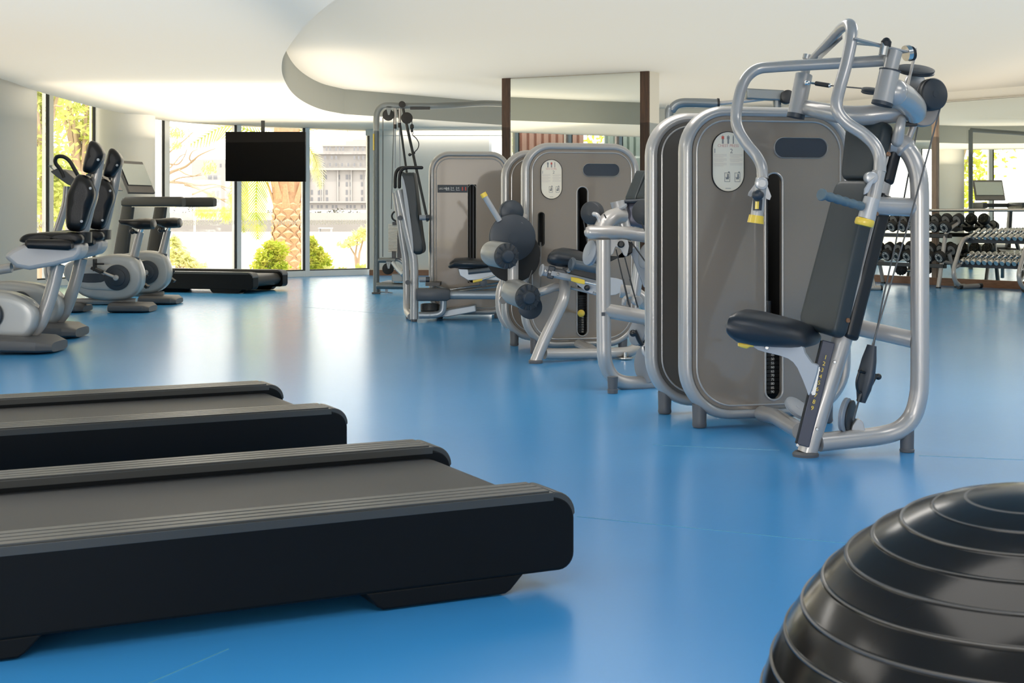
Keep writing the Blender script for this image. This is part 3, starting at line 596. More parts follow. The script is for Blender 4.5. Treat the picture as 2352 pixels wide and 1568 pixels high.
# ================================================================ TREADMILLS
TW=.966
def xz(poly,y0,y1):
    return [V((x,y0,z)) for x,z in poly],V((0,y1-y0,0))
def treadmill(label,loc,rz,console,cap='tm_side',pre='treadmill'):
    t=thing('treadmill',label,'treadmill',(0,0,0),None)
    end=[(.063-.062+.062*math.sin(a),.246-.062+.062*math.cos(a)) for a in [PI/2*k/8 for k in range(9)]]
    end=[(x,z) for x,z in end]
    bot=[(.063-.045+.045*math.cos(a),.048+.045-.045*math.sin(a)) for a in [PI/2*k/6 for k in range(7)]]
    prof=[(-2.12,.244)]+end+bot+[(-2.12,.048)]
    for k,(y0,y1) in enumerate(((0,.15),(TW-.15,TW))):
        q=MB(); p,o=xz(prof,y0,y1); q.prism(p,o); q.build('side_panel','tm_side',t,bevel=.008)
        # ribbed foot rail on top
        q=MB(); q.box((-1.06,(y0+y1)/2,.2455),2.12,.1505,.022)
        for j in range(4):
            yy=y0+.021+j*.036; q.box((-1.06,yy,.259-.001),2.10,.0300,.007)
        q.build('foot_rail','tm_rail',t,bevel=.0015)
        # rounded end shoe of the rail
        sh=[(x,z+.011) for x,z in end]+[(x*1.0-.0,z-.014) for x,z in reversed(end)]
        q=MB(); p,o=xz([(x+.002,z) for x,z in end[::1]]+[(x-.012,z-.014) for x,z in end[::-1]],y0+.001,y1-.001)
        p=[V((v.x,v.y,v.z+.012)) for v in p]; q.prism(p,o); q.build('rail_end','tm_rail' if cap=='tm_side' else cap,t,bevel=.003)
    bp=[(-2.05,.224)]+[(-.035+.075*math.sin(a),.149+.075*math.cos(a)) for a in [PI*k/14 for k in range(15)]]+[(-2.05,.074)]
    q=MB(); p,o=xz(bp,.156,TW-.156); q.prism(p,o); q.build('belt','tm_belt',t)
    q=MB(); q.box((-1.05,TW/2,.11),1.85,TW-.32,.08); q.build('deck_frame','black',t)
    for x0,x1 in ((-.50,-.12),(-1.75,-1.33)):
        for y0,y1 in ((.0,.13),(TW-.13,TW)):
            q=MB(); p,o=xz([(x0-.03,.052),(x1+.035,.052),(x1-.005,.012),(x1-.02,.004),(x0+.02,.004),(x0+.005,.012)],y0+.002,y1); q.prism(p,o); q.build('foot','tm_side',t,bevel=.006)
    q=MB(); p,o=xz([(-2.30,.06),(-2.30,.26),(-2.2,.33),(-1.95,.33),(-1.78,.262),(-1.78,.06)],.10,TW-.10); q.prism(p,o); q.build('motor_cover','black',t,bevel=.02)
    if console:
        for y in (.09,TW-.09):
            q=MB(); q.loft([(V((-1.86,y,.2)),V((.11,0,0)),V((0,.035,0))),(V((-1.80,y,.6)),V((.10,0,0)),V((0,.035,0))),(V((-1.72,y,1.05)),V((.085,0,0)),V((0,.035,0))),(V((-1.70,y,1.16)),V((.075,0,0)),V((0,.035,0)))],20,4); q.build('upright','tm_rail2',t)
            q=MB(); q.loft([(V((-1.79,y,1.11)),V((0,.045,0)),V((0,0,.035))),(V((-1.74,y,1.125)),V((0,.05,0)),V((0,0,.062))),(V((-.96,y,1.125)),V((0,.05,0)),V((0,0,.062))),(V((-.93,y,1.12)),V((0,.048,0)),V((0,0,.050)))],20,4.5); h=q.build('handrail','tm_rail2',t)
            q=MB(); q.box((-1.35,y,1.062),.66,.06,.006); q.build('rail_trim','steel',h)
        q=MB(); q.box((-1.76,TW/2,1.13),.12,TW-.2,.08); q.build('crossbar','black',t,bevel=.015)
        ax=V((-.42,0,.907)); nx=V((.907,0,.42))
        q=MB(); q.box(V((-1.86,TW/2,1.44)),.035,.62,.46,nx,V((0,1,0)),ax); co=q.build('console','grey_p',t,bevel=.012)
        q=MB(); q.box(V((-1.86,TW/2,1.47))+nx*.019,.004,.56,.30,nx,V((0,1,0)),ax); q.build('screen','screen',co)
    t.location=loc; t.rotation_euler=(0,0,rz); return t
rzA=math.atan2(1611,3267)
OA=V((.1107,3.767,0)); wv=V((-math.sin(rzA),math.cos(rzA),0))
ta=treadmill('nearest black treadmill, its grey ribbed rails and belt running off at the lower left',OA,rzA,False)
tb=dup(ta,None,OA+wv*1.79,rzA,'black treadmill directly behind the nearest one, partly hidden by it')
for o in (ta,tb): o['group']='treadmills in the foreground'
del ta['group'],tb['group']
tc_=treadmill('far treadmill with long dark handrails and a tilted screen in front of the windows',V((P(570,673,17.3).x,17.3,0)),math.atan2(-.29,.957),True,'grey_p')
# ================================================================ TELEVISION
t=thing('television','black flat television hanging from a ceiling pole in front of the windows','television',P(610,417,20.2))
a,b_=P(519,303,20.2),P(702,303,20.0); dx=(b_-a).normalized(); nn=V((dx.y,-dx.x,0))
ctr=(a+P(702,417,20.0))/2; hh=114*20.1/F
q=MB(); q.box(ctr,(b_-a).length,.05,hh,dx,V((-dx.y,dx.x,0))); q.build('bezel','tv',t,bevel=.006)
q=MB(); q.box(ctr+nn*.0265,(b_-a).length-.025,.004,hh-.025,dx,V((-dx.y,dx.x,0))); q.build('screen','tv',t)
q=MB(); q.box(ctr-nn*.06,.4,.07,.3,dx,V((-dx.y,dx.x,0))); pc=P(600,300,20.1)-nn*.07; q.cyl(V((pc.x,pc.y,ctr.z)),V((pc.x,pc.y,HS)),.028,16); q.build('ceiling_pole','gasket',t)
# ================================================================ BIKE
def K1(x,y,Y): return K(1,x,y,Y)
def bike():
    Y=14.25; base=G(303,716); t=thing('exercise_bike','silver upright exercise bike with a black saddle, the nearer of the two','exercise bike',(base.x,Y,0))
    o=[(500,962),(560,950),(620,950),(690,968),(718,1015),(728,1070),(715,1128),(668,1172),(600,1187),(500,1182),(420,1162),(370,1115),(325,1060),(330,1005),(400,975)]
    q=MB(); q.pillow(smooth_poly([K1(x,y,Y-.10) for x,y in o],3),V((0,.20,0)),.035); q.build('body_shell','body_s',t)
    q=MB(); q.pillow(smooth_poly([K1(x,y,Y-.112) for x,y in [(430,1012),(560,1002),(625,1008),(660,1040),(668,1075),(650,1110),(610,1135),(520,1133),(430,1125),(395,1095),(395,1040)]],3),V((0,.03,0)),.010); q.build('side_cover','body_s',t)
    q=MB(); q.pillow(smooth_poly([K1(x,y,Y-.118) for x,y in [(420,1050),(520,1050),(540,1071),(520,1093),(420,1093),(402,1071)]],3),V((0,.02,0)),.004); q.build('side_badge','slate',t)
    q=MB(); c=K1(602,1069,Y-.118); q.disc(c,(0,1,0),.128,.02,40,.006); q.disc(c-V((0,.008,0)),(0,1,0),.085,.02,40,.006); w=q.build('crank_disc','slate',t)
    q=MB(); q.tube([K1(597,1070,Y-.15),K1(515,1036,Y-.16)],[.017,.012],10); q.disc(K1(597,1070,Y-.155),(0,1,0),.028,.03,20,.004); q.build('crank_arm','frame',t)
    q=MB(); pc=K1(500,1030,Y-.22); q.box(pc,.11,.10,.03,V((.9,0,-.42)),V((0,1,0)),V((.42,0,.9))); q.box(pc+V((-.02,-.01,.05)),.02,.09,.12); q.box(pc+V((.03,-.01,.06)),.08,.02,.02); q.build('pedal','rubber',t,bevel=.005)
    q=MB(); q.tube([K1(760,1055,Y+.02+.16),K1(735,1105,Y+.2)],[.012,.012],8); q.box(K1(742,1105,Y+.22),.10,.10,.03,V((.8,0,-.6)),V((0,1,0)),V((.6,0,.8))); q.build('pedal','rubber',t,bevel=.005)
    q=MB(); q.tube([K1(683,990,Y),K1(722,835,Y)],[.042,.038],16); s=q.build('seat_post','frame',t)
    q=MB(); q.tube([K1(678,1005,Y),K1(690,960,Y)],[.062,.058],16); q.build('post_collar','grey_p',s)
    q=MB(); q.tube([K1(718,845,Y),K1(730,810,Y)],.026,14); q.build('post_slider','chrome',s)
    q=MB(); q.tube([K1(705,838,Y-.03),K1(685,832,Y-.06)],[.012,.016],10); q.ball(K1(680,832,Y-.07),.028); q.build('adjuster_knob','black',s)
    q=MB(); S=[(612,778,.012,.012),(625,784,.022,.035),(660,786,.03,.05),(690,792,.045,.075),(720,793,.056,.12),(760,792,.058,.14),(788,793,.052,.12),(797,795,.03,.07)]
    q.loft([(K1(x,y,Y),V((0,b_,0)),V((0,0,a))) for x,y,a,b_ in S],20,2.4); q.build('saddle','vinyl_b',t)
    for nm,pp,dd in (('front_foot',(680,1218),.42),('rear_foot',(375,1218),.30)):
        c=K1(*pp,Y); q=MB(); q.loft([(V((c.x-dd/2,Y,.035)),V((0,.16,0)),V((0,0,.025))),(V((c.x-dd/2+.03,Y,.05)),V((0,.24,0)),V((0,0,.048))),(V((c.x+dd/2-.05,Y,.046)),V((0,.24,0)),V((0,0,.045))),(V((c.x+dd/2,Y,.033)),V((0,.17,0)),V((0,0,.028)))],20,3.5); q.build(nm,'grey_p',t)
    q=MB(); a,b_=K1(360,1193,Y),K1(700,1193,Y); q.tube([V((a.x,Y,.105)),V((b_.x,Y,.105))],.03,12); q.build('base_tube','frame',t)
    q=MB(); q.tube(cr([K1(300,1105,Y),K1(262,1080,Y),K1(250,1000,Y),K1(285,860,Y),K1(335,700,Y),K1(345,600,Y)],5),[.05,.035],14); q.build('front_post','frame',t)
    q=MB(); q.prism([K1(x,y,Y-.17) for x,y in [(257,523),(290,508),(335,518),(400,575),(425,612),(400,612),(345,590),(285,548)]],V((0,.34,0))); c=q.build('console','grey_p',t,bevel=.012)
    q=MB(); q.box(K1(330,545,Y),.30,.28,.01,V((.74,0,-.66)),V((0,1,0)),V((.66,0,.74))); q.build('display','screen',c)
    for s_ in (-1,1):
        q=MB(); q.tube(cr([K1(330,555,Y+s_*.16),K1(312,515,Y+s_*.17),K1(285,478,Y+s_*.19),K1(292,450,Y+s_*.2),K1(325,447,Y+s_*.2),K1(358,470,Y+s_*.19),K1(385,515,Y+s_*.18),K1(410,560,Y+s_*.16)],5),.02,12); q.build('handlebar','black',t)
    return t
b1=bike(); b2=dup(b1,None,V((b1.location.x-.02,b1.location.y+1.22,0)),None,'silver upright exercise bike with a black saddle, the farther of the two')
# ================================================================ RECUMBENT
def recumbent():
    Y=10.15; ax=V((-.17,.985,0)); t=thing('recumbent_bike','silver recumbent bike with a tall black backrest, nearest at the left edge','recumbent bike',(P(70,800,Y).x,Y,0))
    def pad(nm,o,y0,wd,m,bev=.03,n=3,dome=0):
        q=MB(); q.pillow(smooth_poly([K1(x,y,y0) for x,y in o],n),ax*wd,bev,dome); return q.build(nm,m,t)
    h=pad('head_pad',[(455,372),(480,365),(510,392),(528,435),(510,485),(472,530),(428,525),(421,500),(436,430)],Y-.14,.28,'vinyl_b',.05)
    b=pad('back_pad',[(388,545),(415,538),(450,555),(478,610),(478,660),(455,730),(432,805),(405,832),(350,826),(332,785),(334,690),(345,620)],Y-.19,.38,'vinyl_b',.06)
    for x,y,dy in ((505,463,.145),(465,610,.195),(420,780,.195)):
        q=MB(); bolt(q,K1(x,y,Y-dy),(0,-1,0),.010,.006); q.build('pad_bolt','grey_l',b if dy>.15 else h)
    q=MB(); q.tube(cr([K1(519,430,Y),K1(495,560,Y),K1(462,690,Y),K1(420,850,Y)],6),[.032,.046],16); q.build('back_post','frame',t)
    q=MB(); q.loft([(K1(405,835,Y),V((.085,0,0)),V((0,.08,0))),(K1(400,890,Y),V((.09,0,0)),V((0,.08,0)))],16,4); q.build('post_sleeve','black',t)
    pad('seat',[(95,872),(130,846),(200,838),(300,835),(392,840),(420,862),(415,892),(370,898),(200,893),(110,890)],Y-.24,.48,'vinyl_b',.045)
    q=MB(); q.loft([(K1(136,893,Y-.30),V((0,.03,0)),V((0,0,.02))),(K1(150,895,Y-.30),V((0,.045,0)),V((0,0,.034))),(K1(355,902,Y-.30),V((0,.045,0)),V((0,0,.038))),(K1(373,902,Y-.30),V((0,.035,0)),V((0,0,.025)))],16,3); q.build('side_grip','vinyl_b',t)
    q=MB(); q.prism([K1(x,y,Y-.22) for x,y in [(15,960),(60,925),(120,895),(180,893),(420,893),(415,955),(385,980),(280,1008),(150,1031),(80,1018)]],ax*.44); q.build('seat_shroud','shroud',t,bevel=.03)
    q=MB(); q.tube(cr([K1(300,1000,Y),K1(268,1130,Y),K1(232,1240,Y),K1(195,1320,Y),K1(120,1392,Y)],6),.036,16,rb=.05); q.build('seat_support','frame',t)
    q=MB(); q.tube(cr([K1(60,1018,Y),K1(-40,1035,Y),K1(-200,1070,Y)],4),[.035,.035],10); q.build('seat_rail','frame',t)
    pad('body_shell',[(-480,1200),(-200,1135),(0,1142),(90,1162),(160,1200),(192,1250),(190,1310),(160,1362),(110,1385),(-100,1390),(-480,1385)],Y-.13,.26,'body_s',.05)
    q=MB(); c=K1(-60,1262,Y-.15); q.disc(c,(0,1,0),.10,.04,36,.01); q.build('crank_disc','slate',t)
    for x,nm,L in ((160,'rear_foot',.41),(-300,'front_foot',.40)):
        c=K1(x,1425,Y); q=MB(); q.loft([(V((c.x-L/2,Y,.05)),V((0,.18,0)),V((0,0,.04))),(V((c.x-L/2+.03,Y,.07)),V((0,.26,0)),V((0,0,.065))),(V((c.x+L/2-.09,Y,.06)),V((0,.26,0)),V((0,0,.055))),(V((c.x+L/2,Y,.045)),V((0,.18,0)),V((0,0,.035)))],20,3.5); q.build(nm,'grey_p',t)
    q=MB(); q.tube(cr([K1(-430,1300,Y),K1(-480,1000,Y),K1(-450,640,Y)],5),[.06,.04],14); q.build('front_post','frame',t)
    q=MB(); q.box(K1(-445,560,Y),.04,.5,.34,V((.95,0,.3)),V((0,1,0)),V((-.3,0,.95))); q.build('console','grey_p',t,bevel=.01)
    return t
r1=recumbent(); r2=dup(r1,None,V((r1.location.x-.2,r1.location.y+1.2,0)),None,'silver recumbent bike with a tall black backrest, the one behind')
# ================================================================ BALL
t=thing('exercise_ball','large glossy black ribbed exercise ball cut off at the lower right','exercise ball',(.628,1.69,0))
prof=[];R=.338; N=900
for i in range(N+1):
    th=PI*i/N; s_=(th*R)/.0395; f=s_-round(s_); e=math.exp(-(f/.035)**2)*.0022
    e*=min(1,max(0,(th-.3)/.1))*min(1,max(0,(PI-.3-th)/.1)); r_=R+e; prof.append((-r_*math.cos(th)*1.0,r_*math.sin(th)))
q=MB(); q.lathe((0,0,0),(-.055,-.05,1),prof,128); 
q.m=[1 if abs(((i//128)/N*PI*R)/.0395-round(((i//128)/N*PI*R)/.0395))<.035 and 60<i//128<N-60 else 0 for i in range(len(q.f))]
q.v=[(v[0]+.628,v[1]+1.69,v[2]+.335) for v in q.v]; q.build('ball_skin',['ballm','ridge_glint'],t,ang=80)

# ================================================================ WEIGHT MACHINE TOWERS
U0=V((.97,.24,0)).normalized(); V0=V((-.24,.97,0)).normalized(); ZZ=V((0,0,1))
class Tower:
    def __init__(s,O,u=U0,v=V0): s.O=V(O); s.u=u; s.v=v
    def p(s,a,z,d=0): return s.O+s.u*a+ZZ*z+s.v*d
    def px(s,x,y,d=0):
        o=s.O+s.v*d; k=(x-CX)/F; a=(k*o.y-o.x)/(s.u.x-k*s.u.y); Y=o.y+s.u.y*a; return a,1-(y-HY)*Y/F
    def rect(s,x0,y0,x1,y1,d=0):
        a0,z0=s.px(x0,(y0+y1)/2,d)[0],0; a1=s.px(x1,(y0+y1)/2,d)[0]; xm=(x0+x1)/2
        zt=s.px(xm,y0,d)[1]; zb=s.px(xm,y1,d)[1]; return a0,zb,a1,zt
    def outline(s,poly,d): return [s.p(a,z,d) for a,z in poly]
def shell(T,t,W,H,z0,rt,rb,d,holes,th=.03,inset=.05,panel='shell'):
    cen=rr(.031,z0+.031,W-.031,H-.031,(rb-.031,rb-.031,rt-.031,rt-.031),12)
    q=MB(); q.loop_rim(T.outline(cen,d),T.v,.031,.050,18); r=q.build('shell_rim','rim',t)
    inn=rr(inset,z0+inset,W-inset,H-inset,(rb-inset,rb-inset,rt-inset,rt-inset),12)
    me=sheet(inn,holes,th); m=frame_m(T.O+T.v*(d-.030),T.u,ZZ)
    q=MB(); q.mesh(me,m); pn=q.build('shell_panel',panel,t,recalc=False,bevel=.006)
    q=MB(); i2=.069; q.loop_rim(T.outline(rr(i2,z0+i2,W-i2,H-i2,(rb-i2,rb-i2,rt-i2,rt-i2),12),d-.047),T.v,.0045,.004,8); q.build('panel_edge_highlight','rim',pn)  # pale raised loop stands for the highlight on the panel's bevel
    return pn
def feet(T,t,W,ds,xs):
    for d in ds:
        for a in xs:
            q=MB(); c=T.p(a,0,d); q.lathe(c,ZZ,[(.003,.030),(.012,.034),(.03,.032),(.11,.034)],20); q.build('foot','grey_p',t)
def oval(T,rc,d,th,grow=0):
    a0,z0,a1,z1=rc; r=min(a1-a0,z1-z0)/2+grow-1e-4; return T.outline(rr(a0-grow,z0-grow,a1+grow,z1+grow,r,10),d),T.v*th
def slot_trim(T,t,rc,d=-.047,w=.005,m='rim'):
    a0,z0,a1,z1=rc; r=min(a1-a0,z1-z0)/2; q=MB(); q.loop_rim(T.outline(rr(a0,z0,a1,z1,r-1e-4,10),d),T.v,w,.008,8); return q.build('slot_trim',m,t)
def stack(T,t,rc,nums,ztop,zbot,fs,d0=.02):
    a0,z0,a1,z1=rc; w=a1-a0; n=len(nums); h=(ztop-zbot)/n; c=(a0+a1)/2
    q=MB(); q.box(T.p(c,(z0+z1)/2,.33),w+.12,.02,z1-z0+.1,T.u,T.v); 
    for s_ in(-1,1): q.box(T.p(c+s_*(w/2+.05),(z0+z1)/2,.16),.02,.34,z1-z0+.1,T.u,T.v)
    q.build('stack_well','void',t,smooth=False)
    for i,nm in enumerate(nums):
        z=ztop-h*(i+.5); q=MB().mat(0); q.box(T.p(c,z,d0+.08),w+.03,.16,h*.86,T.u,T.v); q.disc(T.p(c-.0,z,d0-.001),T.v,.008,.003,12)
        q.mat(1)
        if nm: q.mesh(text_mesh(nm,fs),frame_m(T.p(c+w*.27,z,d0-.002),T.u,ZZ))
        q.build('weight_plate',['plate','white'],t,smooth=False)
    for s_ in (-.25,.0): 
        q=MB(); q.cyl(T.p(c+s_*w,ztop,d0+.03),T.p(c+s_*w,z1-.02,d0+.03),.009 if s_==0 else .006,10); q.build('guide_rod','chrome' if s_ else 'black',t)
def placard(T,t,rc,title,d=-.0505,red=(0,)):
    a0,z0,a1,z1=rc; w=a1-a0; h=z1-z0
    o,off=oval(T,rc,d,.010); q=MB().mat(0); q.prism(o,off)
    def at(x,y): return T.p(a0+w*x,z1-h*y,d-.0008)
    q.mat(1)
    for k,x in enumerate((.33,.50,.66)):
        for (dy,ww,hh) in ((.065,.02,.012),(.10,.075 if k<2 else .03,.05),(.16,.05 if k<2 else .03,.08)):
            q.mat(2 if (k in red and dy==.10) else 1); q.box(at(x,dy),w*ww,.0012,h*hh,T.u,T.v)
    q.mat(4); q.mesh(text_mesh(title,w*.115,.0004),frame_m(at(.5,.235),T.u,ZZ))
    q.mat(1); q.mesh(text_mesh('1',w*.19,.0004),frame_m(at(.08,.325),T.u,ZZ)); q.mesh(text_mesh('2',w*.19,.0004),frame_m(at(.60,.325),T.u,ZZ))
    q.mat(3)
    for k,(x0,n) in enumerate(((.05,9),(.55,8))):
        for i in range(n): q.box(at(x0+.20-(.04 if i%3==2 else 0),.38+i*.021+(i//3)*.012),w*(.40 if i%3<2 else .28),.0010,h*.005,T.u,T.v)
    q.mat(1)
    for x in (.47,.79):
        o_=at(x,.76); 
        for (dx,dz,ww,hh) in ((-.08,0,.012,.15),(.08,0,.012,.15),(0,.073,.17,.008),(0,0,.17,.006),(0,-.073,.17,.008),(.02,.02,.05,.07),(0,-.02,.09,.03),(.05,.085,.05,.02)): q.box(o_+T.u*(w*dx)+ZZ*(h*dz),w*ww,.001,h*hh,T.u,T.v)
    q.box(at(.5,.945),w*.17,.001,h*.008,T.u,T.v)
    b=q.build('instruction_placard',['decal','ink','red','ink_l','ink_r'],t,smooth=False)
    slot_trim(T,b,rc,-.049,.0018,'void'); return b
def pulley(t,c,ax,r,th,m='slate',name='pulley',hub=True,seg=36):
    ax=V(ax).normalized(); q=MB(); c=V(c)
    q.lathe(c,ax,[(-th/2,r*.90),(-th/2+th*.12,r*.99),(-th/2+th*.3,r),(-th*.08,r*.95),(th*.08,r*.95),(th/2-th*.3,r),(th/2-th*.12,r*.99),(th/2,r*.90)],seg)
    if hub: q.disc(c,ax,r*.22,th*1.06,20); 
    return q.build(name,m,t,ang=50)
RS=1.0
def tb(t,name,pts,r,m='frame',seg=16,cap=0,**k):
    r=[x*RS for x in r] if isinstance(r,(list,tuple)) else r*RS; q=MB(); q.tube(pts,r,seg,**k)
    if cap:
        R=r if not isinstance(r,(list,tuple)) else r[0]
        q.ball(pts[0],R*.99,seg,8)
        R=r if not isinstance(r,(list,tuple)) else r[-1]
        if cap>1: q.ball(pts[-1],R*.99,seg,8)
    return q.build(name,m,t)
def tilt(a,b_): return (V(b_)-V(a)).normalized()
# ================================================================ CHEST PRESS
T=Tower((.771,6.564,0)); W=.858
cp=thing('chest_press_machine','large silver chest press machine, nearest of the machine row, with curved arms above its seat','weight machine',(1.25,6.3,0))
slot=T.rect(1460+512/1.742,180+378/1.742,1460+581/1.742,180+1284/1.742,-.03)
win=T.rect(1774,317,1896,363,-.03); plc=T.rect(1632,303,1705,440,-.03)
def ov(rc): a0,z0,a1,z1=rc; return rr(a0,z0,a1,z1,min(a1-a0,z1-z0)/2-1e-4,10)
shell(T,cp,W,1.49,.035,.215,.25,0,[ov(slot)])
shell(T,cp,W,1.49,.035,.215,.25,.467,[],panel='shell_shaded')
feet(T,cp,W,(0,.467),(.10,W-.12))
slot_trim(T,cp,slot); 
o,off=oval(T,win,-.049,.012); q=MB(); q.prism(o,off); wn=q.build('shell_window','slate_w',cp); slot_trim(T,wn,win,-.049,.0025)
placard(T,cp,plc,'CHEST PRESS')
zt=T.px(1770,180+1098/1.742,.02)[1]; zb=T.px(1770,180+1262/1.742,.02)[1]; hh=(zt-zb)/10
stack(T,cp,slot,['']*4+['45','50','55','60','65','70','75','80','85','90'],zt+hh*4,zb,.0175)
tb(cp,'selector_rod',[T.p((slot[0]+slot[2])/2-.012,zt+hh*4,.0),T.p((slot[0]+slot[2])/2-.012,1.2,.0)],.006,'black')
tb(cp,'rod_sleeve',[T.px and T.p((slot[0]+slot[2])/2-.012,zt+hh*4+.02,.0),T.p((slot[0]+slot[2])/2-.012,zt+hh*4+.17,.0)],.02,'black')
# frame tubes
Y1=5.9
post=cr(KL(5,[(1020,262,5.98),(1062,268,5.97),(1100,305,5.95),(1127,370,5.93),(1136,450,5.92),(1137,600,5.92),(1137,900,5.92),(1137,1180,5.92),(1130,1280,5.92),(1105,1355,5.92),(1055,1405,5.91),(980,1428,5.90),(880,1440,5.87),(735,1455,5.83)]),6)
tb(cp,'rear_frame_tube',post,[.048]*10+[.0385]*(len(post)-10),seg=20)
tb(cp,'frame_link_tube',KL(5,[(930,508,5.88),(1125,516,5.93)]),.0385,seg=20,cap=1)
tb(cp,'frame_link_tube',KL(5,[(840,985,6.1),(1110,1045,5.94)]),.036,seg=20)
tb(cp,'base_tube',KL(5,[(505,1340,6.60),(560,1352,6.45),(660,1412,5.95)]),.036,seg=20,cap=1)
colm=KL(5,[(686,1497,5.82),(790,1160,5.84),(870,900,5.88),(925,690,5.92),(985,430,5.96),(1012,230,6.0)])
q=MB(); q.tube(cr(colm,5),[.041]*10+[.036]*16,20); q.build('seat_column','frame',cp)
q=MB(); q.lathe(K(5,680,1510,5.82)+V((0,0,-.002)),ZZ,[(0,.052),(.012,.054),(.022,.044)],28); q.build('column_foot','grey_p',cp)
q=MB(); c=G(2082,1037); q.lathe(V((c.x,5.92,0)),ZZ,[(.002,.030),(.012,.031),(.014,.028),(.10,.029)],20); q.build('rear_foot','grey_p',cp)
# numbered rail on the column
ra,rb_=K(5,772,1052,5.785),K(5,668,1470,5.77); dr=(rb_-ra).normalized(); nx=V((1,0,0)); nx=(nx-dr*nx.dot(dr)).normalized(); nf=dr.cross(nx).normalized()
q=MB(); q.box((ra+rb_)/2,(rb_-ra).length,.052,.016,dr,nx,nf); rl=q.build('height_rail','slate_n',cp,bevel=.004)
q=MB(); q.box((ra+rb_)/2-nf*.004-nx*.024,(rb_-ra).length*.98,.012,.022,dr,nx,nf); q.build('rail_slot','void',rl)
q=MB()
if nf.y>0: nf=-nf
for i in range(9):
    c=K(8,882-(882-768)*i/8,600+(1035-600)*i/8,5.755); q.mesh(text_mesh(str(i+1),.0245,.0008),frame_m(c,nx,-dr))
q.build('scale_numbers','yellow',rl,smooth=False)
for (x,y) in ((960,638),(808,1214),(822,706),(768,900),(642,1352)):
    q=MB(); bolt(q,K(8,x,y,5.745),(-.1,-1,0),.007,.006); q.build('bolt','steel',cp)
# seat
def seat_loft(t,k,S,m,name='seat',axis=V((.35,.94,0)),p=2.5):
    q=MB(); q.loft([(K(k,x,y,Y),axis.normalized()*b_,ZZ*a) for x,y,Y,a,b_ in S],28,p); return q.build(name,m,t,ang=60)
seat_loft(cp,8,[(86,345,5.62,.012,.05),(95,330,5.63,.035,.10),(130,318,5.64,.052,.135),(190,330,5.65,.066,.15),(320,352,5.67,.067,.158),(480,378,5.70,.060,.162),(620,400,5.73,.052,.16),(730,425,5.76,.040,.15),(780,450,5.78,.022,.12),(790,455,5.79,.008,.08)],'vinyl_s',axis=V((.45,.89,0)))
q=MB(); q.prism(smooth_poly(KL(8,[(235,470),(420,480),(660,492),(700,560),(765,650),(815,672),(785,800),(740,925),(720,880),(640,690),(560,610),(430,570),(300,535)],5.66),2),V((.012,.028,0))); q.build('seat_bracket','grey_l',cp,bevel=.003)
q=MB(); q.loft([(K(8,x,y,5.62),V((0,.012,0)),ZZ*h_) for x,y,h_ in ((132,490,.006),(160,492,.011),(205,498,.013),(230,490,.010),(262,490,.010))],12); q.build('seat_lever','yellow',cp)
q=MB(); q.box(K(8,796,800,5.745),.014,.012,.115,V((1,0,0)),V((0,1,0)),V((.17,0,1)).normalized()); q.build('seat_slide_plate','steel',cp)
for (x,y) in ((376,515),(318,475)):
    q=MB(); bolt(q,K(8,x,y,5.65),(0,-1,0),.009,.008); q.build('bolt','steel',cp)
# back pads: quadrilateral in the plane facing the user
def quad_pad(t,name,c4,th,m,rad=.22,bev=.03,n=5,back=None):
    """c4 = TL TR BR BL world; extruded away from the camera along the quad normal"""
    TL,TR,BR,BL=[V(c) for c in c4]; nrm=(TR-TL).cross(BL-TL).normalized()
    if nrm.y<0: nrm=-nrm
    Wd=(TR-TL).length; Hd=(BL-TL).length; ru=min(.49,rad*min(Wd,Hd)/Wd); rv=min(.49,rad*min(Wd,Hd)/Hd); pts=[]
    for (cx,cy,a0) in ((ru,rv,PI),(1-ru,rv,1.5*PI),(1-ru,1-rv,0),(ru,1-rv,.5*PI)):
        for k in range(n+1):
            a=a0+PI/2*k/n; x=cx+math.cos(a)*ru; y=cy+math.sin(a)*rv
            pts.append(TL*(1-x)*(1-y)+TR*x*(1-y)+BR*x*y+BL*(1-x)*y)
    q=MB()
    # edge loops inserted on the long sides so the dome bends evenly
    q.pillow(pts,nrm*th,bev); return q.build(name,m,t),nrm
lo,nr=quad_pad(cp,'back_pad',[K(5,800,403,6.02),K(5,935,403,5.84),K(5,792,1030,5.72),K(5,645,985,5.90)],.07,'vinyl',.16,.022)
up,_=quad_pad(cp,'head_pad',[K(5,836,180,6.09),K(5,1000,165,5.90),K(5,942,402,5.85),K(5,812,402,6.03)],.07,'vinyl',.16,.022)
TL,TR,BR,BL=K(5,845,430,6.05),K(5,948,430,5.87),K(5,800,1018,5.76),K(5,690,980,5.93)
q=MB(); o=[v+nr*.062 for v in (TL,TR,BR,BL)]; q.prism(o,nr*.075); q.build('pad_backing','black',lo,bevel=.02)
TL,TR,BR,BL=K(5,870,200,6.11),K(5,1010,180,5.93),K(5,955,392,5.88),K(5,850,392,6.05)
q=MB(); o=[v+nr*.062 for v in (TL,TR,BR,BL)]; q.prism(o,nr*.06); q.build('pad_backing','black',up,bevel=.02)
q=MB(); q.tube(KL(5,[(838,990,5.80),(905,760,5.86),(960,540,5.9)]),.011,8); q.build('backing_trim','rim',lo)
for (x,y) in ((848,968),(962,542),(1010,303)):
    q=MB(); bolt(q,K(5,x,y,5.76),(.5,-1,0),.010,.008); q.build('bolt','wood_m',lo)
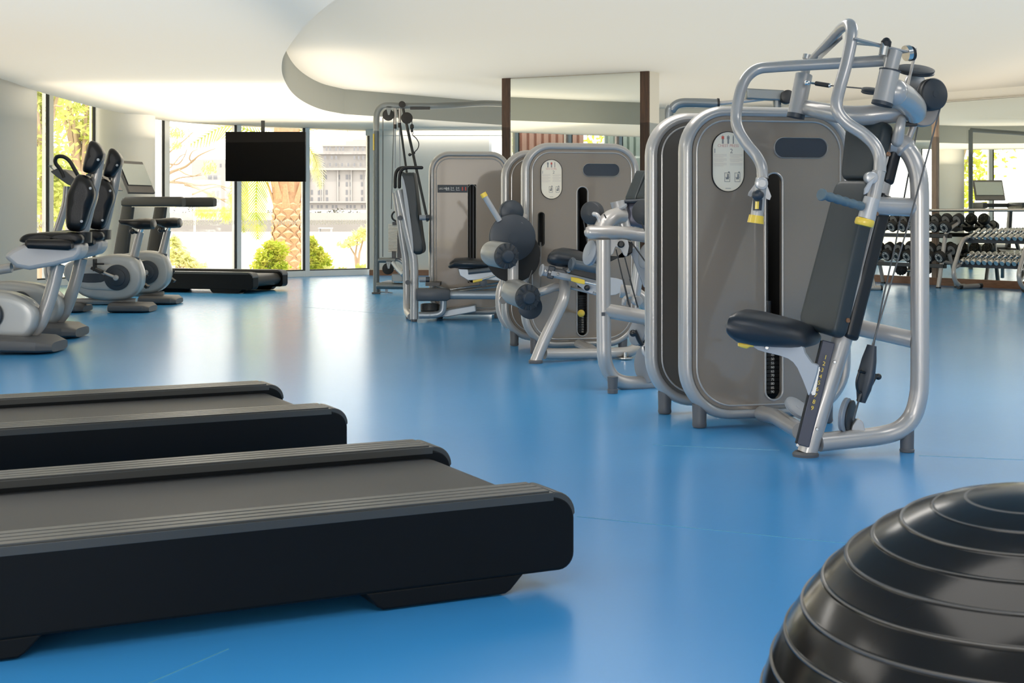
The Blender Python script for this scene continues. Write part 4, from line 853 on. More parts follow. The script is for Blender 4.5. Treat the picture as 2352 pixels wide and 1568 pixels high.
# cross beam and pivots
tb(cp,'cross_beam',cr(KL(6,[(592,652,6.22),(700,678,6.12),(850,705,6.02),(1000,712,5.97),(1150,695,5.95),(1270,680,5.95)]),6),[.033,.048],seg=20)
tb(cp,'pivot_arm',cr(KL(6,[(1205,560,5.72),(1275,600,5.80),(1330,655,5.88),(1338,690,5.93)]),6),[.056,.048],seg=20,cap=2)
tb(cp,'pivot_housing',KL(6,[(1172,415,5.70),(1122,630,5.68)]),.0405,seg=28)
tb(cp,'pivot_cap',KL(6,[(1124,622,5.68),(1118,645,5.68)]),.042,'slate',28)
tb(cp,'pivot_neck',KL(6,[(1206,285,5.71),(1174,412,5.70)]),.030,seg=24)
tb(cp,'pivot_ring',KL(6,[(1175,406,5.70),(1173,416,5.70)]),.043,'slate',28)
tb(cp,'pivot_housing',KL(6,[(600,440,6.22),(548,705,6.20)]),.0375,seg=28)
tb(cp,'pivot_cap',KL(6,[(549,700,6.20),(543,728,6.20)]),.039,'slate',28)
tb(cp,'pivot_neck',KL(6,[(630,315,6.22),(603,450,6.22)]),.020,seg=20)
for c_,a_,r_,h_ in ((K(6,622,320,6.22),(.2,0,1),.02,.02),(K(6,1135,270,5.69),(.2,0,1),.018,.05),(K(6,1290,295,5.80),(1,.3,.2),.032,.02)):
    q=MB(); q.disc(c_,a_,r_,h_,20); q.build('pivot_bolt','steel',cp)
q=MB(); q.lathe(K(6,1146,252,5.69),(.1,0,1),[(0,.020),(.02,.021),(.032,.012),(.036,.004)],16); q.disc(K(6,1312,300,5.82),(1,.3,.2),.030,.022,20,.003); q.build('rubber_stop','rubber',cp)
# press arms
a1=cr(KL(6,[(1140,346,5.76),(900,360,5.83),(600,376,5.90),(400,388,5.95),(300,400,5.97),(235,440,5.97),(190,510,5.96),(160,620,5.95),(147,730,5.94),(165,815,5.92),(220,905,5.90),(285,985,5.88),(318,1055,5.86),(325,1135,5.85)]),6)
ar1=tb(cp,'press_arm',a1,[.0235,.0235],seg=20)
a2=cr(KL(6,[(640,350,6.22),(740,245,6.05),(820,160,5.90),(862,120,5.80),(900,104,5.73),(918,140,5.69),(912,230,5.67),(880,380,5.65),(838,530,5.63),(818,625,5.62),(830,695,5.61),(890,765,5.60),(1000,838,5.58),(1072,910,5.56),(1105,990,5.55),(1106,1090,5.54)]),6)
ar2=tb(cp,'press_arm',a2,[.0190,.0235,.0235]+[.0235]*(len(a2)-3) if False else [.016+.0085*min(1,i/26) for i in range(len(a2))],seg=20)
q=MB(); q.tube(KL(6,[(1100,1085,5.54),(1062,1275,5.53)]),.026,20); q.build('arm_sleeve','frame',ar2)
q=MB(); q.tube(KL(6,[(1055,1262,5.52),(1015,1400,5.52)]),[.031,.0335],24); q.build('handle_tube','frame_light',ar2)
q=MB(); c0,c1=K(6,1010,1400,5.52),K(6,998,1447,5.52); q.lathe(c0,c1-c0,[(0,.034),(.006,.037),(.022,.0375),((c1-c0).length,.034)],24); q.build('end_cap','yellow',ar2)
q=MB(); q.disc(K(6,1045,1128,5.53),(0,1,0),.024,.05,24,.005); q.build('arm_joint','frame_light',ar2)
q=MB(); q.prism(KL(6,[(1076,1120),(1062,1160),(1032,1225),(1004,1240),(1008,1200),(1040,1150)],5.50),V((0,.02,0))); q.build('adjust_lever','grey_l',ar2,bevel=.003)
g0,g1=K(6,985,1318,5.50),K(6,712,1238,5.36); gl=(g1-g0).length; pr=[(gl*i/48,.0170+.0015*math.sin(i/48*PI*11)) for i in range(44)]+[(gl*.925,.019),(gl*.95,.0225),(gl*.985,.0235),(gl,.021)]
q=MB(); q.lathe(g0,g1-g0,pr,20); q.build('hand_grip','grip',ar2)
q=MB(); q.tube(KL(6,[(318,1130,5.85),(285,1385,5.84)]),[.024,.026],20); q.build('handle_tube','frame_light',ar1)
q=MB(); q.tube(KL(6,[(283,1378,5.84),(276,1430,5.84)]),[.030,.034],24); q.build('end_cap','yellow',ar1)
q=MB(); c=K(6,316,1165,5.81); q.disc(c,(0,1,0),.026,.03,28,.004); q.disc(c-V((0,.014,0)),(0,1,0),.015,.006,24); q.build('arm_joint','frame_light',ar1)
q=MB(); q.prism(KL(6,[(288,1150),(345,1150),(382,1250),(372,1275),(350,1268),(340,1250),(262,1240),(245,1255),(228,1245),(232,1225)],5.855),V((0,.008,0))); q.build('adjust_lever','frame_light',ar1)
q=MB(); q.ball(K(6,291,1243,5.77),.0235,20,12); q.lathe(K(6,290,1243,5.84),(0,-1,0),[(0,.016),(.06,.017)],16); q.build('hand_grip','slate',ar1)
q=MB(); q.loft([(K(6,291,1270,5.80),V((.020,0,0)),V((0,.012,0))),(K(6,288,1345,5.80),V((.018,0,0)),V((0,.012,0)))],14); q.build('grip_cover','slate',ar1)
q=MB(); q.loft([(K(6,288,1285,5.786),V((.008,0,0)),V((0,.004,0))),(K(6,285,1335,5.786),V((.008,0,0)),V((0,.004,0)))],10); q.build('yellow_insert','yellow',ar1)
# linkage
q=MB(); a,b_=K(6,925,200,5.66),K(6,1285,292,5.80); d=(b_-a).normalized(); q.box((a+b_)/2,(b_-a).length,.05,.008,d,V((-.1,.99,0)).normalized()); q.build('link_bar','frame',cp,bevel=.002)
q=MB(); a,b_=K(6,925,232,5.75),K(6,1120,248,5.84); d=(b_-a).normalized(); q.box((a+b_)/2,(b_-a).length,.03,.006,d,V((-.1,.99,0)).normalized()); q.build('link_bar','frame',cp,bevel=.002)
q=MB(); a,b_=K(6,700,330,6.1),K(6,850,190,5.95); d=(b_-a).normalized(); q.box((a+b_)/2,(b_-a).length,.03,.02,d,V((-.1,.99,0)).normalized()); q.build('link_bar','frame',cp,bevel=.002)
q=MB(); a,b_=K(6,1345,278,5.86),K(6,1287,535,5.86); d=(b_-a).normalized(); q.box((a+b_)/2,(b_-a).length,.035,.024,d,V((0,1,0))); q.build('lever_bar','frame',cp,bevel=.004)
pulley(cp,K(6,1345,412,5.95),V((.06,-.35,1)),.078,.022,'slate_p'); pulley(cp,K(6,1040,548,5.92),V((.05,-.3,1)),.036,.020,'slate_p'); pulley(cp,K(6,1455,572,5.98),V((.40,-.91,.05)),.068,.045,'slate_p')
q=MB(); q.disc(K(6,1340,505,6.05),V((.3,-1,0)),.05,.02,28,.004); q.build('pulley_bracket','frame_light',cp)
q=MB(); q.prism(smooth_poly(KL(6,[(1380,600),(1515,590),(1500,700),(1460,770),(1400,785),(1345,765),(1345,690)],6.02),3),V((0,.05,0))); q.build('pulley_bracket','taupe_b',cp,bevel=.006)
tb(cp,'stay_tube',cr(KL(6,[(1252,740,5.90),(1238,800,5.90),(1222,880,5.92)]),4),[.018,.026],cap=2)
tb(cp,'stay_tube',KL(6,[(1335,770,6.0),(1300,860,6.0)]),.014)
q=MB(); q.box(K(6,1290,770,5.98),.07,.05,.02); q.build('mount_block','black',cp,bevel=.003)
tb(cp,'turnbuckle',KL(6,[(680,498,6.15),(768,512,6.1)]),.010,'black'); 
q=MB(); q.tube(KL(6,[(612,490,6.18),(690,500,6.15)]),.005,8); q.ball(K(6,620,495,6.16),.012); q.ball(K(6,770,512,6.1),.009); q.build('rod_end','chrome',cp)
tb(cp,'arm_cable',KL(6,[(770,512,6.1),(1045,536,5.95)]),.003,'cable_g',6)
# pulleys and cables at the back
tb(cp,'cable',KL(5,[(1218,120,5.98),(1180,262,5.92),(1098,560,5.84),(935,1110,5.78)]),.0035,'cable_g',6)
tb(cp,'cable',KL(5,[(1128,195,6.02),(1098,350,6.0),(1040,660,5.9),(990,880,5.84),(943,1115,5.78)]),.0035,'cable_g',6)
q=MB(); c=K(8,1232,745,5.77); d1=V((.19,0,1)).normalized(); sd=V((.75,.66,0)); sd=(sd-d1*sd.dot(d1)).normalized(); fw=d1.cross(sd)
q.loft([(c+d1*(-.115),sd*.012,fw*.018),(c+d1*(-.06),sd*.020,fw*.032),(c,sd*.021,fw*.038),(c+d1*.06,sd*.019,fw*.032),(c+d1*.12,sd*.012,fw*.02)],20,2.6); q.build('cable_block','slate',cp)
q=MB(); q.tube(cr(KL(8,[(1180,700,5.74),(1150,800,5.74),(1160,885,5.75),(1210,905,5.76),(1250,880,5.77),(1300,790,5.79),(1320,745,5.80)]),5),.0055,8); q.cyl(K(8,1168,715,5.73),K(8,1345,770,5.82),.006,8); q.ball(K(8,1335,765,5.82),.013); q.cyl(K(8,1190,905,5.76),K(8,1165,975,5.76),.010,10); q.build('block_shackle','black',cp)
tb(cp,'cable',KL(8,[(1165,975,5.76),(1120,1135,5.78)]),.0045,'cable_g',6)
pulley(cp,K(8,1050,1090,5.85),V((.86,-.5,-.12)),.070,.020,'disc_g'); pulley(cp,K(8,1085,1095,5.87),V((.86,-.5,-.12)),.064,.022,'slate_p',hub=False); pulley(cp,K(8,640,1035,6.2),V((.5,-.5,.8)),.062,.02,'disc_g')
q=MB(); q.prism(smooth_poly(KL(8,[(1100,1240),(1150,1130),(1200,1150),(1215,1190),(1215,1250)],5.86),2),V((0,.03,0))); q.build('pulley_bracket','frame_light',cp,bevel=.004)
# ================================================================ LEG CURL
T=Tower((.064,9.998,0)); W=.87
lc=thing('leg_curl_machine','leg curl machine with large dark discs and padded rollers left of its shell','weight machine',(.5,9.9,0))
R4=lambda x0,y0,x1,y1,d=-.03: T.rect(1100+x0/2.704,280+y0/2.704,1100+x1/2.704,280+y1/2.704,d)
slot=R4(604,402,672,1328); win=R4(640,260,868,338); plc=R4(380,234,511,478); sl2=R4(366,562,401,768)
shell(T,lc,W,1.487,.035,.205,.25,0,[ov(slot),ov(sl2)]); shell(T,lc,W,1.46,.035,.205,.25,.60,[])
feet(T,lc,W,(0,.60),(.10,W-.12)); slot_trim(T,lc,slot); slot_trim(T,lc,sl2,-.047,.004,'void')
o,off=oval(T,win,-.049,.012); q=MB(); q.prism(o,off); wn=q.build('shell_window','slate_w',lc); slot_trim(T,wn,win,-.049,.0025)
placard(T,lc,plc,'LEG CURL',red=(1,))
zt=T.px(1335,280+1075/2.704,.02)[1]; zb=T.px(1335,280+1310/2.704,.02)[1]
stack(T,lc,slot,['','','','','','','','','45','50','55','60','65','70','75','80'],zt,zb,.0165)
q=MB(); a0,z0,a1,z1=sl2; q.box(T.p((a0+a1)/2,(z0+z1)/2,.06),a1-a0+.04,.02,z1-z0+.04,T.u,T.v); q.build('cable_well','void',lc)
q=MB(); q.ball(K(4,635,1188,9.86),.026,16,10); q.cyl(K(4,635,1192,9.88),K(4,635,1192,10.1),.008,8); q.build('weight_pin','yellow',lc)
YL=9.55
pulley(lc,K(4,207,718,YL+.1),(.25,-1,0),.160,.06,'slate','cam_disc'); pulley(lc,K(4,200,560,YL+.14),(.25,-1,0),.083,.06,'slate','small_disc')
pulley(lc,K(4,212,825,YL+.25),(.15,-1,0),.190,.03,'void','cam_disc',hub=False); pulley(lc,K(4,318,1148,YL+.1),(.15,-1,0),.083,.03,'slate','small_disc',hub=False)
q=MB(); q.tube(KL(4,[(32,455,YL),(128,612,YL+.05)]),.019,14); lv=q.build('start_lever','frame_light',lc)
q=MB(); q.tube(KL(4,[(24,442,YL),(38,466,YL)]),.022,14); q.build('lever_tip','yellow',lv)
tb(lc,'roller_arm',KL(4,[(212,850,YL),(212,1000,YL),(214,1040,YL)]),.037,seg=18); tb(lc,'roller_arm',KL(4,[(250,640,YL+.1),(280,590,YL+.2)]),.03,seg=14)
def roller(c,d,L,r):
    c=V(c); d=V(d).normalized(); q=MB(); q.lathe(c,d,[(0,r*.92),(.015,r),(L-.02,r),(L,r*.95)],36); rb=q.build('roller_pad','roller_grey',lc)
    q=MB(); q.lathe(c-d*.004,d,[(-.012,r*.80),(-.004,r*.97),(.02,r*.99),(.03,r*.9)],36)
    u=d.orthogonal().normalized(); w_=d.cross(u)
    for k in range(12):
        a=k*PI/6; e=u*math.cos(a)+w_*math.sin(a); q.box(c-d*.014+e*r*.80,.010,.030,.010,d.cross(e),e,d)
    q.build('roller_end','slate_p',rb); q=MB(); q.lathe(c-d*.012,d,[(-.03,r*.25),(-.026,r*.42),(-.012,r*.52),(0,r*.55)],28); q.build('roller_hub','slate',rb)
roller(K(4,172,832,9.30),(-.42,.9,.05),.24,.086); roller(K(4,303,1088,9.35),(-.42,.9,.12),.24,.088)
tb(lc,'arm_link_tube',cr(KL(18,[(450,635,9.5),(590,590,9.5),(700,550,9.52),(800,560,9.55)]),4),.030,seg=14)
tb(lc,'front_leg_tube',cr(KL(18,[(815,450,9.55),(822,560,9.5),(820,640,9.47),(790,760,9.44),(700,950,9.42),(560,1240,9.40),(462,1480,9.39),(450,1512,9.39)]),5),[.035]*5+[.038]*31,seg=18)
q=MB(); q.lathe(V((K(18,450,1520,9.39).x,9.39,.001)),ZZ,[(0,.046),(.016,.047),(.022,.042)],24); q.build('leg_foot','grey_p',lc)
tb(lc,'base_tube',cr(KL(18,[(560,1410,9.42),(800,1412,9.5),(1200,1408,9.6),(1500,1400,9.65),(1650,1385,9.7),(1736,1340,9.8)]),5),.037,seg=18)
tb(lc,'base_tube',KL(18,[(1010,1290,9.95),(1180,1370,9.7)]),.036,seg=18,cap=1)
q=MB(); c=K(18,1600,1500,9.62); q.disc(V((c.x,c.y,.01)),ZZ,.05,.012,20,.003); q.cyl(V((c.x,c.y,.01)),V((c.x,c.y,.05)),.013,10); q.build('levelling_foot','steel',lc)
seat_loft(lc,18,[(612,208,9.45,.010,.05),(640,190,9.46,.035,.11),(700,175,9.48,.055,.15),(800,172,9.5,.065,.17),(950,190,9.55,.062,.17),(1100,220,9.6,.050,.17),(1230,250,9.65,.035,.15)],'vinyl_s',axis=V((.2,.98,0)))
a,b_=K(18,930,262,9.28),K(18,1240,320,9.34); q=MB(); q.tube([a,b_],.032,18); q.lathe(a,(a-b_),[(-.005,.040),(.01,.046),(.02,.036)],20); q.build('side_roller','slate_l2',lc)
a,b_=K(18,535,340,9.44),K(18,1250,490,9.54); q=MB(); q.tube([a,b_],.034,20,rb=.028); q.lathe(a,a-b_,[(0,.042),(.006,.043),(.012,.036)],20); rl=q.build('seat_rail','grey_l',lc)
q=MB(); q.box(K(18,650,365,9.39),.045,.02,.085,V((.98,0,-.2)),V((0,1,0)),V((.2,0,.98))); q.build('rail_clamp','slate',rl,bevel=.008)
q=MB()
for x,y in ((578,348),(632,362),(736,390)): bolt(q,K(18,x,y,9.37),(0,-1,0),.010,.008)
q.build('rail_bolt','chrome',rl)
a,b_=K(18,650,375,9.38),K(18,1230,490,9.45); q=MB(); q.box((a+b_)/2,(b_-a).length,.02,.032,(b_-a).normalized(),V((0,1,0)),(b_-a).normalized().cross(V((0,1,0)))); q.build('rail_strip','frame_light',rl,bevel=.003)
q=MB(); q.prism(smooth_poly(KL(18,[(830,350),(950,425),(1230,490),(1400,430),(1580,470),(1585,500),(1540,625),(1400,665),(1210,650),(1080,600),(930,470)],9.42),2),V((0,.03,0))); q.build('seat_bracket','grey_l',lc,bevel=.003)
q=MB(); q.prism(KL(18,[(790,310),(900,295),(1250,370),(1250,475),(900,385),(840,370)],9.40),V((0,.03,0))); q.build('seat_carrier','black',lc,bevel=.004)
q=MB(); a,b_=K(18,905,450,9.35),K(18,1080,492,9.36); q.loft([(a,V((0,.01,0)),ZZ*.014),(a*.5+b_*.5,V((0,.013,0)),ZZ*.018),(b_,V((0,.01,0)),ZZ*.015)],12,4); q.build('yellow_lever','yellow',lc)
tb(lc,'lever_rod',KL(18,[(1075,490,9.37),(1230,525,9.4)]),.006,'chrome',8)
q=MB(); q.ball(K(18,1110,565,9.37),.020,14,8); q.build('black_knob','black',lc)
q=MB(); bolt(q,K(18,872,344,9.37),(0,-1,0),.014,.01); bolt(q,K(18,1207,632,9.38),(0,-1,0),.013,.01); q.build('bracket_bolt','chrome',lc)
tb(lc,'brace_bar',KL(18,[(900,560,9.6),(1230,640,9.6)]),.012,'frame',8)
tb(lc,'cable',KL(18,[(512,-20,9.85),(510,600,9.75)]),.006,'cable_g',6); tb(lc,'cable',KL(18,[(405,340,9.7),(340,520,9.7)]),.004,'cable_g',6); tb(lc,'cable',KL(18,[(500,650,9.75),(500,740,9.75)]),.006,'cable_g',6)
q=MB(); q.disc(K(18,30,720,10.35),(.3,-1,0),.03,.02,16); q.build('weld_disc','frame',lc)
tb(lc,'rear_leg_tube',cr(KL(18,[(45,480,10.75),(5,560,10.75),(-15,700,10.75),(-5,860,10.75),(40,980,10.75),(110,1060,10.75)]),5),.032,seg=14)
# ================================================================ MACHINE BETWEEN THE TOWERS
lx=thing('cable_frame_machine','silver tube-frame weight machine with pulleys wedged between the leg curl and chest press machines','weight machine',(.75,8.1,0))
YM=7.95
fr=cr(KL(14,[(200,-500,YM),(200,-300,YM),(200,0,YM),(203,400,YM),(208,800,YM),(214,1000,YM),(250,1150,YM+.02),(330,1270,YM+.04),(450,1330,YM+.06),(620,1345,YM+.1),(850,1335,YM+.15)]),6)
tb(lx,'frame_tube',fr,.0405,seg=20)
tb(lx,'top_tube',KL(13,[(245,697,YM),(480,700,YM),(700,710,YM+.05),(960,745,YM+.1)]),.0385,seg=20,cap=1)
tb(lx,'middle_tube',KL(14,[(215,405,YM),(500,455,YM+.02),(800,510,YM+.05)]),.041,seg=20,cap=1)
q=MB(); c=K(14,320,1470,7.83); q.lathe(V((c.x,c.y,.002)),ZZ,[(0,.028),(.02,.029),(.022,.026),(.09,.030)],20); q.build('foot','grey_p',lx)
q=MB(); q.box(K(14,200,455,7.86),.02,.002,.02); q.build('maker_mark','slate',lx)
pulley(lx,K(13,265,465,8.05),(-.55,-.83,0),.066,.055,'slate_p'); tb(lx,'pulley_crank',cr(KL(13,[(285,478,7.98),(320,490,7.97),(348,540,7.97),(352,610,7.97)]),5),.013,'frame_light',12,cap=1)
tb(lx,'bent_tube',cr(KL(13,[(365,680,7.98),(410,590,8.0),(480,530,8.03),(560,500,8.08),(610,500,8.12)]),5),.047,seg=18)
q=MB(); q.lathe(K(13,628,610,8.14),V((-.22,0,1)),[(-.02,.045),(.04,.040),(.10,.040),(.14,.043)],24); q.build('swivel_collar','frame_light',lx)
q=MB(); a=K(13,590,400,8.1); q.disc(a,V((-.35,-.2,.8)),.045,.01,20); q.build('collar_cap','disc_g',lx)
q=MB(); q.pillow(smooth_poly(KL(13,[(680,350),(780,330),(900,340),(930,640),(840,640),(690,600),(690,470)],8.15),3),V((0,.14,0)),.03); q.build('motor_housing','slate_v',lx)
q=MB(); q.prism(KL(13,[(600,335),(640,305),(780,300),(900,290),(930,320),(760,345),(640,350)],8.12),V((0,.2,0))); q.build('housing_lid','slate',lx,bevel=.01)
pulley(lx,K(13,890,455,7.98),(-.5,-.86,0),.072,.04,'slate_p'); pulley(lx,K(13,245,945,8.0),(-.9,-.42,.25),.072,.03,'disc_g'); pulley(lx,K(13,915,985,8.0),(-.9,-.42,.2),.072,.03,'disc_g')
q=MB(); q.prism(smooth_poly(KL(13,[(470,780),(690,790),(692,940),(672,985),(640,970),(600,900),(545,870),(515,950),(485,972),(470,960)],7.96),2),V((0,.02,0))); hk=q.build('hook_bracket','frame_light',lx,bevel=.003)
q=MB(); q.lathe(K(13,605,840,7.96),(0,-1,0),[(0,.02),(.02,.02),(.03,.012)],16); q.build('bracket_bolt','black',hk)
q=MB(); q.prism(KL(13,[(690,800),(750,830),(745,940),(700,980),(560,1010),(480,1050),(475,980),(640,990)],8.02),V((0,.03,0))); q.build('bracket_backing','black',lx,bevel=.004)
for a,b_ in (((548,900),(700,1568)),((650,990),(800,1568)),((160,560),(200,800)),((845,560),(930,760)),((730,810),(930,1090)),((405,480),(430,530))):
    tb(lx,'cable',[K(13,*a,7.94),K(13,*b_,7.94)],.004,'cable',6)
for a,b_ in (((455,0),(540,360)),((540,0),(645,370))): tb(lx,'cable',[K(14,*a,7.92),K(14,*b_,7.92)],.0045,'cable',6)
# slanted back pad and stays
q,_=quad_pad(lx,'back_pad',[K(13,790,-60,8.5),K(13,905,-60,8.42),K(13,770,300,8.3),K(13,640,300,8.38)],.07,'vinyl',.1,.02); q2,_=quad_pad(lx,'back_pad',[K(13,915,-20,8.4),K(13,1000,-20,8.35),K(13,880,290,8.25),K(13,780,290,8.3)],.06,'vinyl',.1,.02)
q=MB(); a,b_=K(13,760,880,8.15),K(13,935,1340,8.1); d=(b_-a).normalized(); q.box((a+b_)/2,(b_-a).length,.03,.055,d,V((0,1,0)),d.cross(V((0,1,0)))); q.build('slanted_bar','frame_b',lx,bevel=.004)
tb(lx,'stay_tube',KL(13,[(830,1080,8.3),(770,1500,8.3)]),[.036,.028],'frame_light',16); tb(lx,'stay_tube',cr(KL(13,[(640,1568,8.2),(650,1500,8.2),(700,1465,8.25),(750,1470,8.3)]),4),.013,'frame_light',12)
q=MB(); q.disc(K(13,795,1515,8.2),(.2,-1,0),.028,.07,20,.004); q.build('pivot','frame_light',lx)
tb(lx,'cross_tube',cr(KL(13,[(600,1400,8.6),(800,1440,8.6),(960,1600,8.6)]),4),.04,'frame',16)
pulley(lx,K(14,640,690,8.05),(-.85,-.5,.2),.075,.02,'disc_g'); pulley(lx,K(14,705,700,8.1),(-.85,-.5,.2),.075,.03,'slate_p',hub=False)
q=MB(); q.tube(cr(KL(14,[(600,670,7.95),(620,700,7.95),(660,790,7.96),(700,850,7.97)]),4),.012,8); q.ball(K(14,580,700,7.95),.02); q.cyl(K(14,735,865,7.97),K(14,755,945,7.97),.010,8); q.build('block_shackle','black',lx)
pulley(lx,K(14,775,1090,8.05),(-.8,-.6,.1),.11,.02,'disc_g',hub=False)
q=MB(); q.disc(K(14,800,910,8.0),(.1,-1,0),.05,.04,20,.003); q.build('end_plate','frame_light',lx)
# ================================================================ LEG PRESS
lp=thing('leg_press_machine','leg press machine with a tall upright backrest, between the cable machine and the leg curl','weight machine',(-.3,13,0))
RS=1.117
T=Tower((P(985,700,13.3).x,13.3,0),V((1,.06,0)).normalized(),V((-.06,1,0)).normalized()); W=.765
def R3(x0,y0,x1,y1,d=-.03): return T.rect(820+x0/2.7045,200+y0/2.7045,820+x1/2.7045,200+y1/2.7045,d)
slot=R3(688,605,740,1215)
shell(T,lp,W,1.565,.035,.19,.19,0,[rr(slot[0],slot[1],slot[2],slot[3],.004,3)]); shell(T,lp,W,1.565,.035,.19,.19,.5,[]); feet(T,lp,W,(0,.5),(.10,W-.12))
q=MB(); a0,z0,a1,z1=slot; q.box(T.p((a0+a1)/2,(z0+z1)/2,.08),a1-a0+.1,.02,z1-z0+.08,T.u,T.v); q.build('stack_well','void',lp)
for s_ in (.3,.7): tb(lp,'guide_rod',[T.p(a0+(a1-a0)*s_,z0,.03),T.p(a0+(a1-a0)*s_,z1,.03)],.007,'grey_p',8)
q=MB().mat(0); r_=R3(500,607,686,655); q.box(T.p((r_[0]+r_[2])/2,(r_[1]+r_[3])/2,-.046),r_[2]-r_[0],.006,r_[3]-r_[1],T.u,T.v)
q.mat(1); q.mesh(text_mesh('LEG PRESS',.022,.0005),frame_m(T.p(r_[0]+.062,(r_[1]+r_[3])/2,-.0505),T.u,ZZ))
for i,x in enumerate((.32,.48,.66)): 
    for (dx,dz,w_,h_) in ((-.008,0,.003,.034),(.008,-.014,.034,.003),(.014,.006,.003,.018),(.004,.006,.016,.003)): q.box(T.p(r_[0]+(r_[2]-r_[0])*x+dx,(r_[1]+r_[3])/2+dz,-.0505),w_,.001,h_,T.u,T.v)
q.mat(2)
for x in (.83,.94): q.box(T.p(r_[0]+(r_[2]-r_[0])*x,(r_[1]+r_[3])/2,-.0505),.010,.001,.034,T.u,T.v)
q.build('instruction_strip',['slate','white','red'],lp,smooth=False)
slot_trim(T,lp,(a0,z0,a1,z1),-.047,.003)
YP=12.95
tb(lp,'backrest_tube',cr(KL(3,[(258,640,YP),(285,760,YP),(310,880,YP),(335,990,YP),(352,1070,YP),(356,1200,YP),(355,1440,YP)]),5),.034,'frame_light',18)
tb(lp,'backrest_tube',cr(KL(3,[(240,655,YP+.35),(262,800,YP+.35),(285,960,YP+.35),(302,1080,YP+.35),(308,1250,YP+.35),(310,1380,YP+.3),(335,1425,YP+.1)]),5),.03,'frame_light',18)
for s_,dx in ((0,0),(.35,-26)):
    h=tb(lp,'handle',cr(KL(3,[(263+dx,620,YP+s_),(264+dx,560,YP+s_),(274+dx,520,YP+s_),(300+dx,502,YP+s_),(350+dx,500,YP+s_),(402+dx,500,YP+s_)]),5),.014,'rubber',12,cap=2)
q=MB(); q.pillow(smooth_poly(KL(3,[(276,545),(300,532),(340,530),(354,545),(372,700),(400,930),(411,1000),(405,1030),(385,1040),(355,1036),(345,1000),(315,790)],YP-.05),3),V((0,.45,0)),.035); q.build('back_pad','vinyl',lp)
q=MB(); q.prism(smooth_poly(KL(3,[(276,560),(292,580),(315,700),(345,930),(350,1030),(335,960),(300,760)],YP-.06),2),V((0,.4,0))); q.build('pad_shell','grey_l',lp)
for y in (810,1195): 
    q=MB(); q.tube(KL(3,[(388,y,YP-.02),(430,y,YP-.02)]),.024,16); c_=q.build('side_stub','disc_g',lp); q=MB(); q.tube(KL(3,[(428,y,YP-.02),(450,y,YP-.02)]),.026,16); q.build('stub_cap','slate',c_)
q=MB()
for x,y,yy in ((268,812,YP-.03),(316,1212,YP-.04)): q.disc(K(3,x,y,yy),(0,1,0),.022,.04,18)
q.build('tube_plug','slate',lp)
q=MB(); c=K(3,355,1447,YP); q.lathe(V((c.x,c.y,.002)),ZZ,[(0,.028),(.02,.029),(.07,.034)],18); c=K(3,322,1430,YP+.35); q.lathe(V((c.x,c.y,.002)),ZZ,[(0,.028),(.02,.029),(.07,.034)],18); q.build('foot','grey_p',lp)
q=MB(); q.loft([(K(3,372,1287,YP-.05),V((0,.07,0)),ZZ*.055),(K(3,385,1287,YP-.05),V((0,.08,0)),ZZ*.06),(K(3,560,1287,YP-.05),V((0,.08,0)),ZZ*.058),(K(3,578,1287,YP-.05),V((0,.06,0)),ZZ*.045)],16,5); q.build('beam_cover','slate_c',lp)
tb(lp,'main_beam',KL(3,[(560,1290,YP),(890,1290,YP)]),.035,'frame_b2',18)
tb(lp,'lower_tube',cr(KL(3,[(385,1416,YP),(470,1415,YP),(515,1405,YP),(533,1380,YP),(537,1320,YP)]),5),.028,'frame_b2',16)
q=MB(); q.prism(KL(3,[(470,1400),(735,1352),(740,1395),(560,1428),(420,1430)],YP+.1),V((0,.22,0))); q.build('foot_plate','frame_b2',lp,bevel=.008)
for a,b_ in (((520,1265),(915,1212)),((560,1275),(915,1232)),((450,1225),(560,1255))): tb(lp,'slide_rail',[K(3,*a,YP+.02),K(3,*b_,YP+.1)],.009,'chrome',10)
seat_loft(lp,3,[(568,1112,YP,.010,.05),(580,1105,YP,.03,.12),(610,1092,YP,.045,.16),(680,1092,YP,.05,.18),(770,1096,YP,.042,.18),(825,1103,YP,.028,.16),(838,1106,YP,.01,.12)],'vinyl_s',axis=V((0,1,0)))
q=MB(); q.tube(KL(3,[(690,1148,YP-.15),(840,1132,YP-.15)]),.023,16); q.build('side_roller','slate_l2',lp)
q=MB(); q.prism(KL(3,[(628,1128),(830,1140),(905,1165),(915,1205),(800,1195),(690,1200),(640,1170)],YP-.08),V((0,.2,0))); q.build('seat_bracket','frame_b2',lp,bevel=.004)
q=MB(); a,b_=K(3,720,1208,YP-.2),K(3,778,1196,YP-.2); q.loft([(a,V((0,.01,0)),ZZ*.012),(b_,V((0,.01,0)),ZZ*.010)],12,4); yl=q.build('yellow_lever','yellow',lp)
tb(yl,'lever_rod',KL(3,[(775,1196,YP-.2),(870,1166,YP-.18)]),.007,'steel',8); q=MB(); q.disc(K(3,785,1213,YP-.17),(0,1,0),.035,.03,20,.004); q.build('lever_hub','slate_c',yl)
q=MB(); q.prism(KL(3,[(425,1215),(515,1215),(515,1235),(425,1235)],YP),V((0,.3,0))); q.build('foot_block','black',lp)
q=MB()
for i in range(7):
    ring=[K(3,452+math.cos(a)*52,1352+i*6+math.sin(a)*5,YP+.05+math.sin(a)*.1) for a in [2*PI*k/20 for k in range(21)]]; q.tube(ring,.009,6,caps=False)
tag(q.build('cable_coil','cable',None),'coil of black cable lying under the leg press beam','cable')
RS=1.0
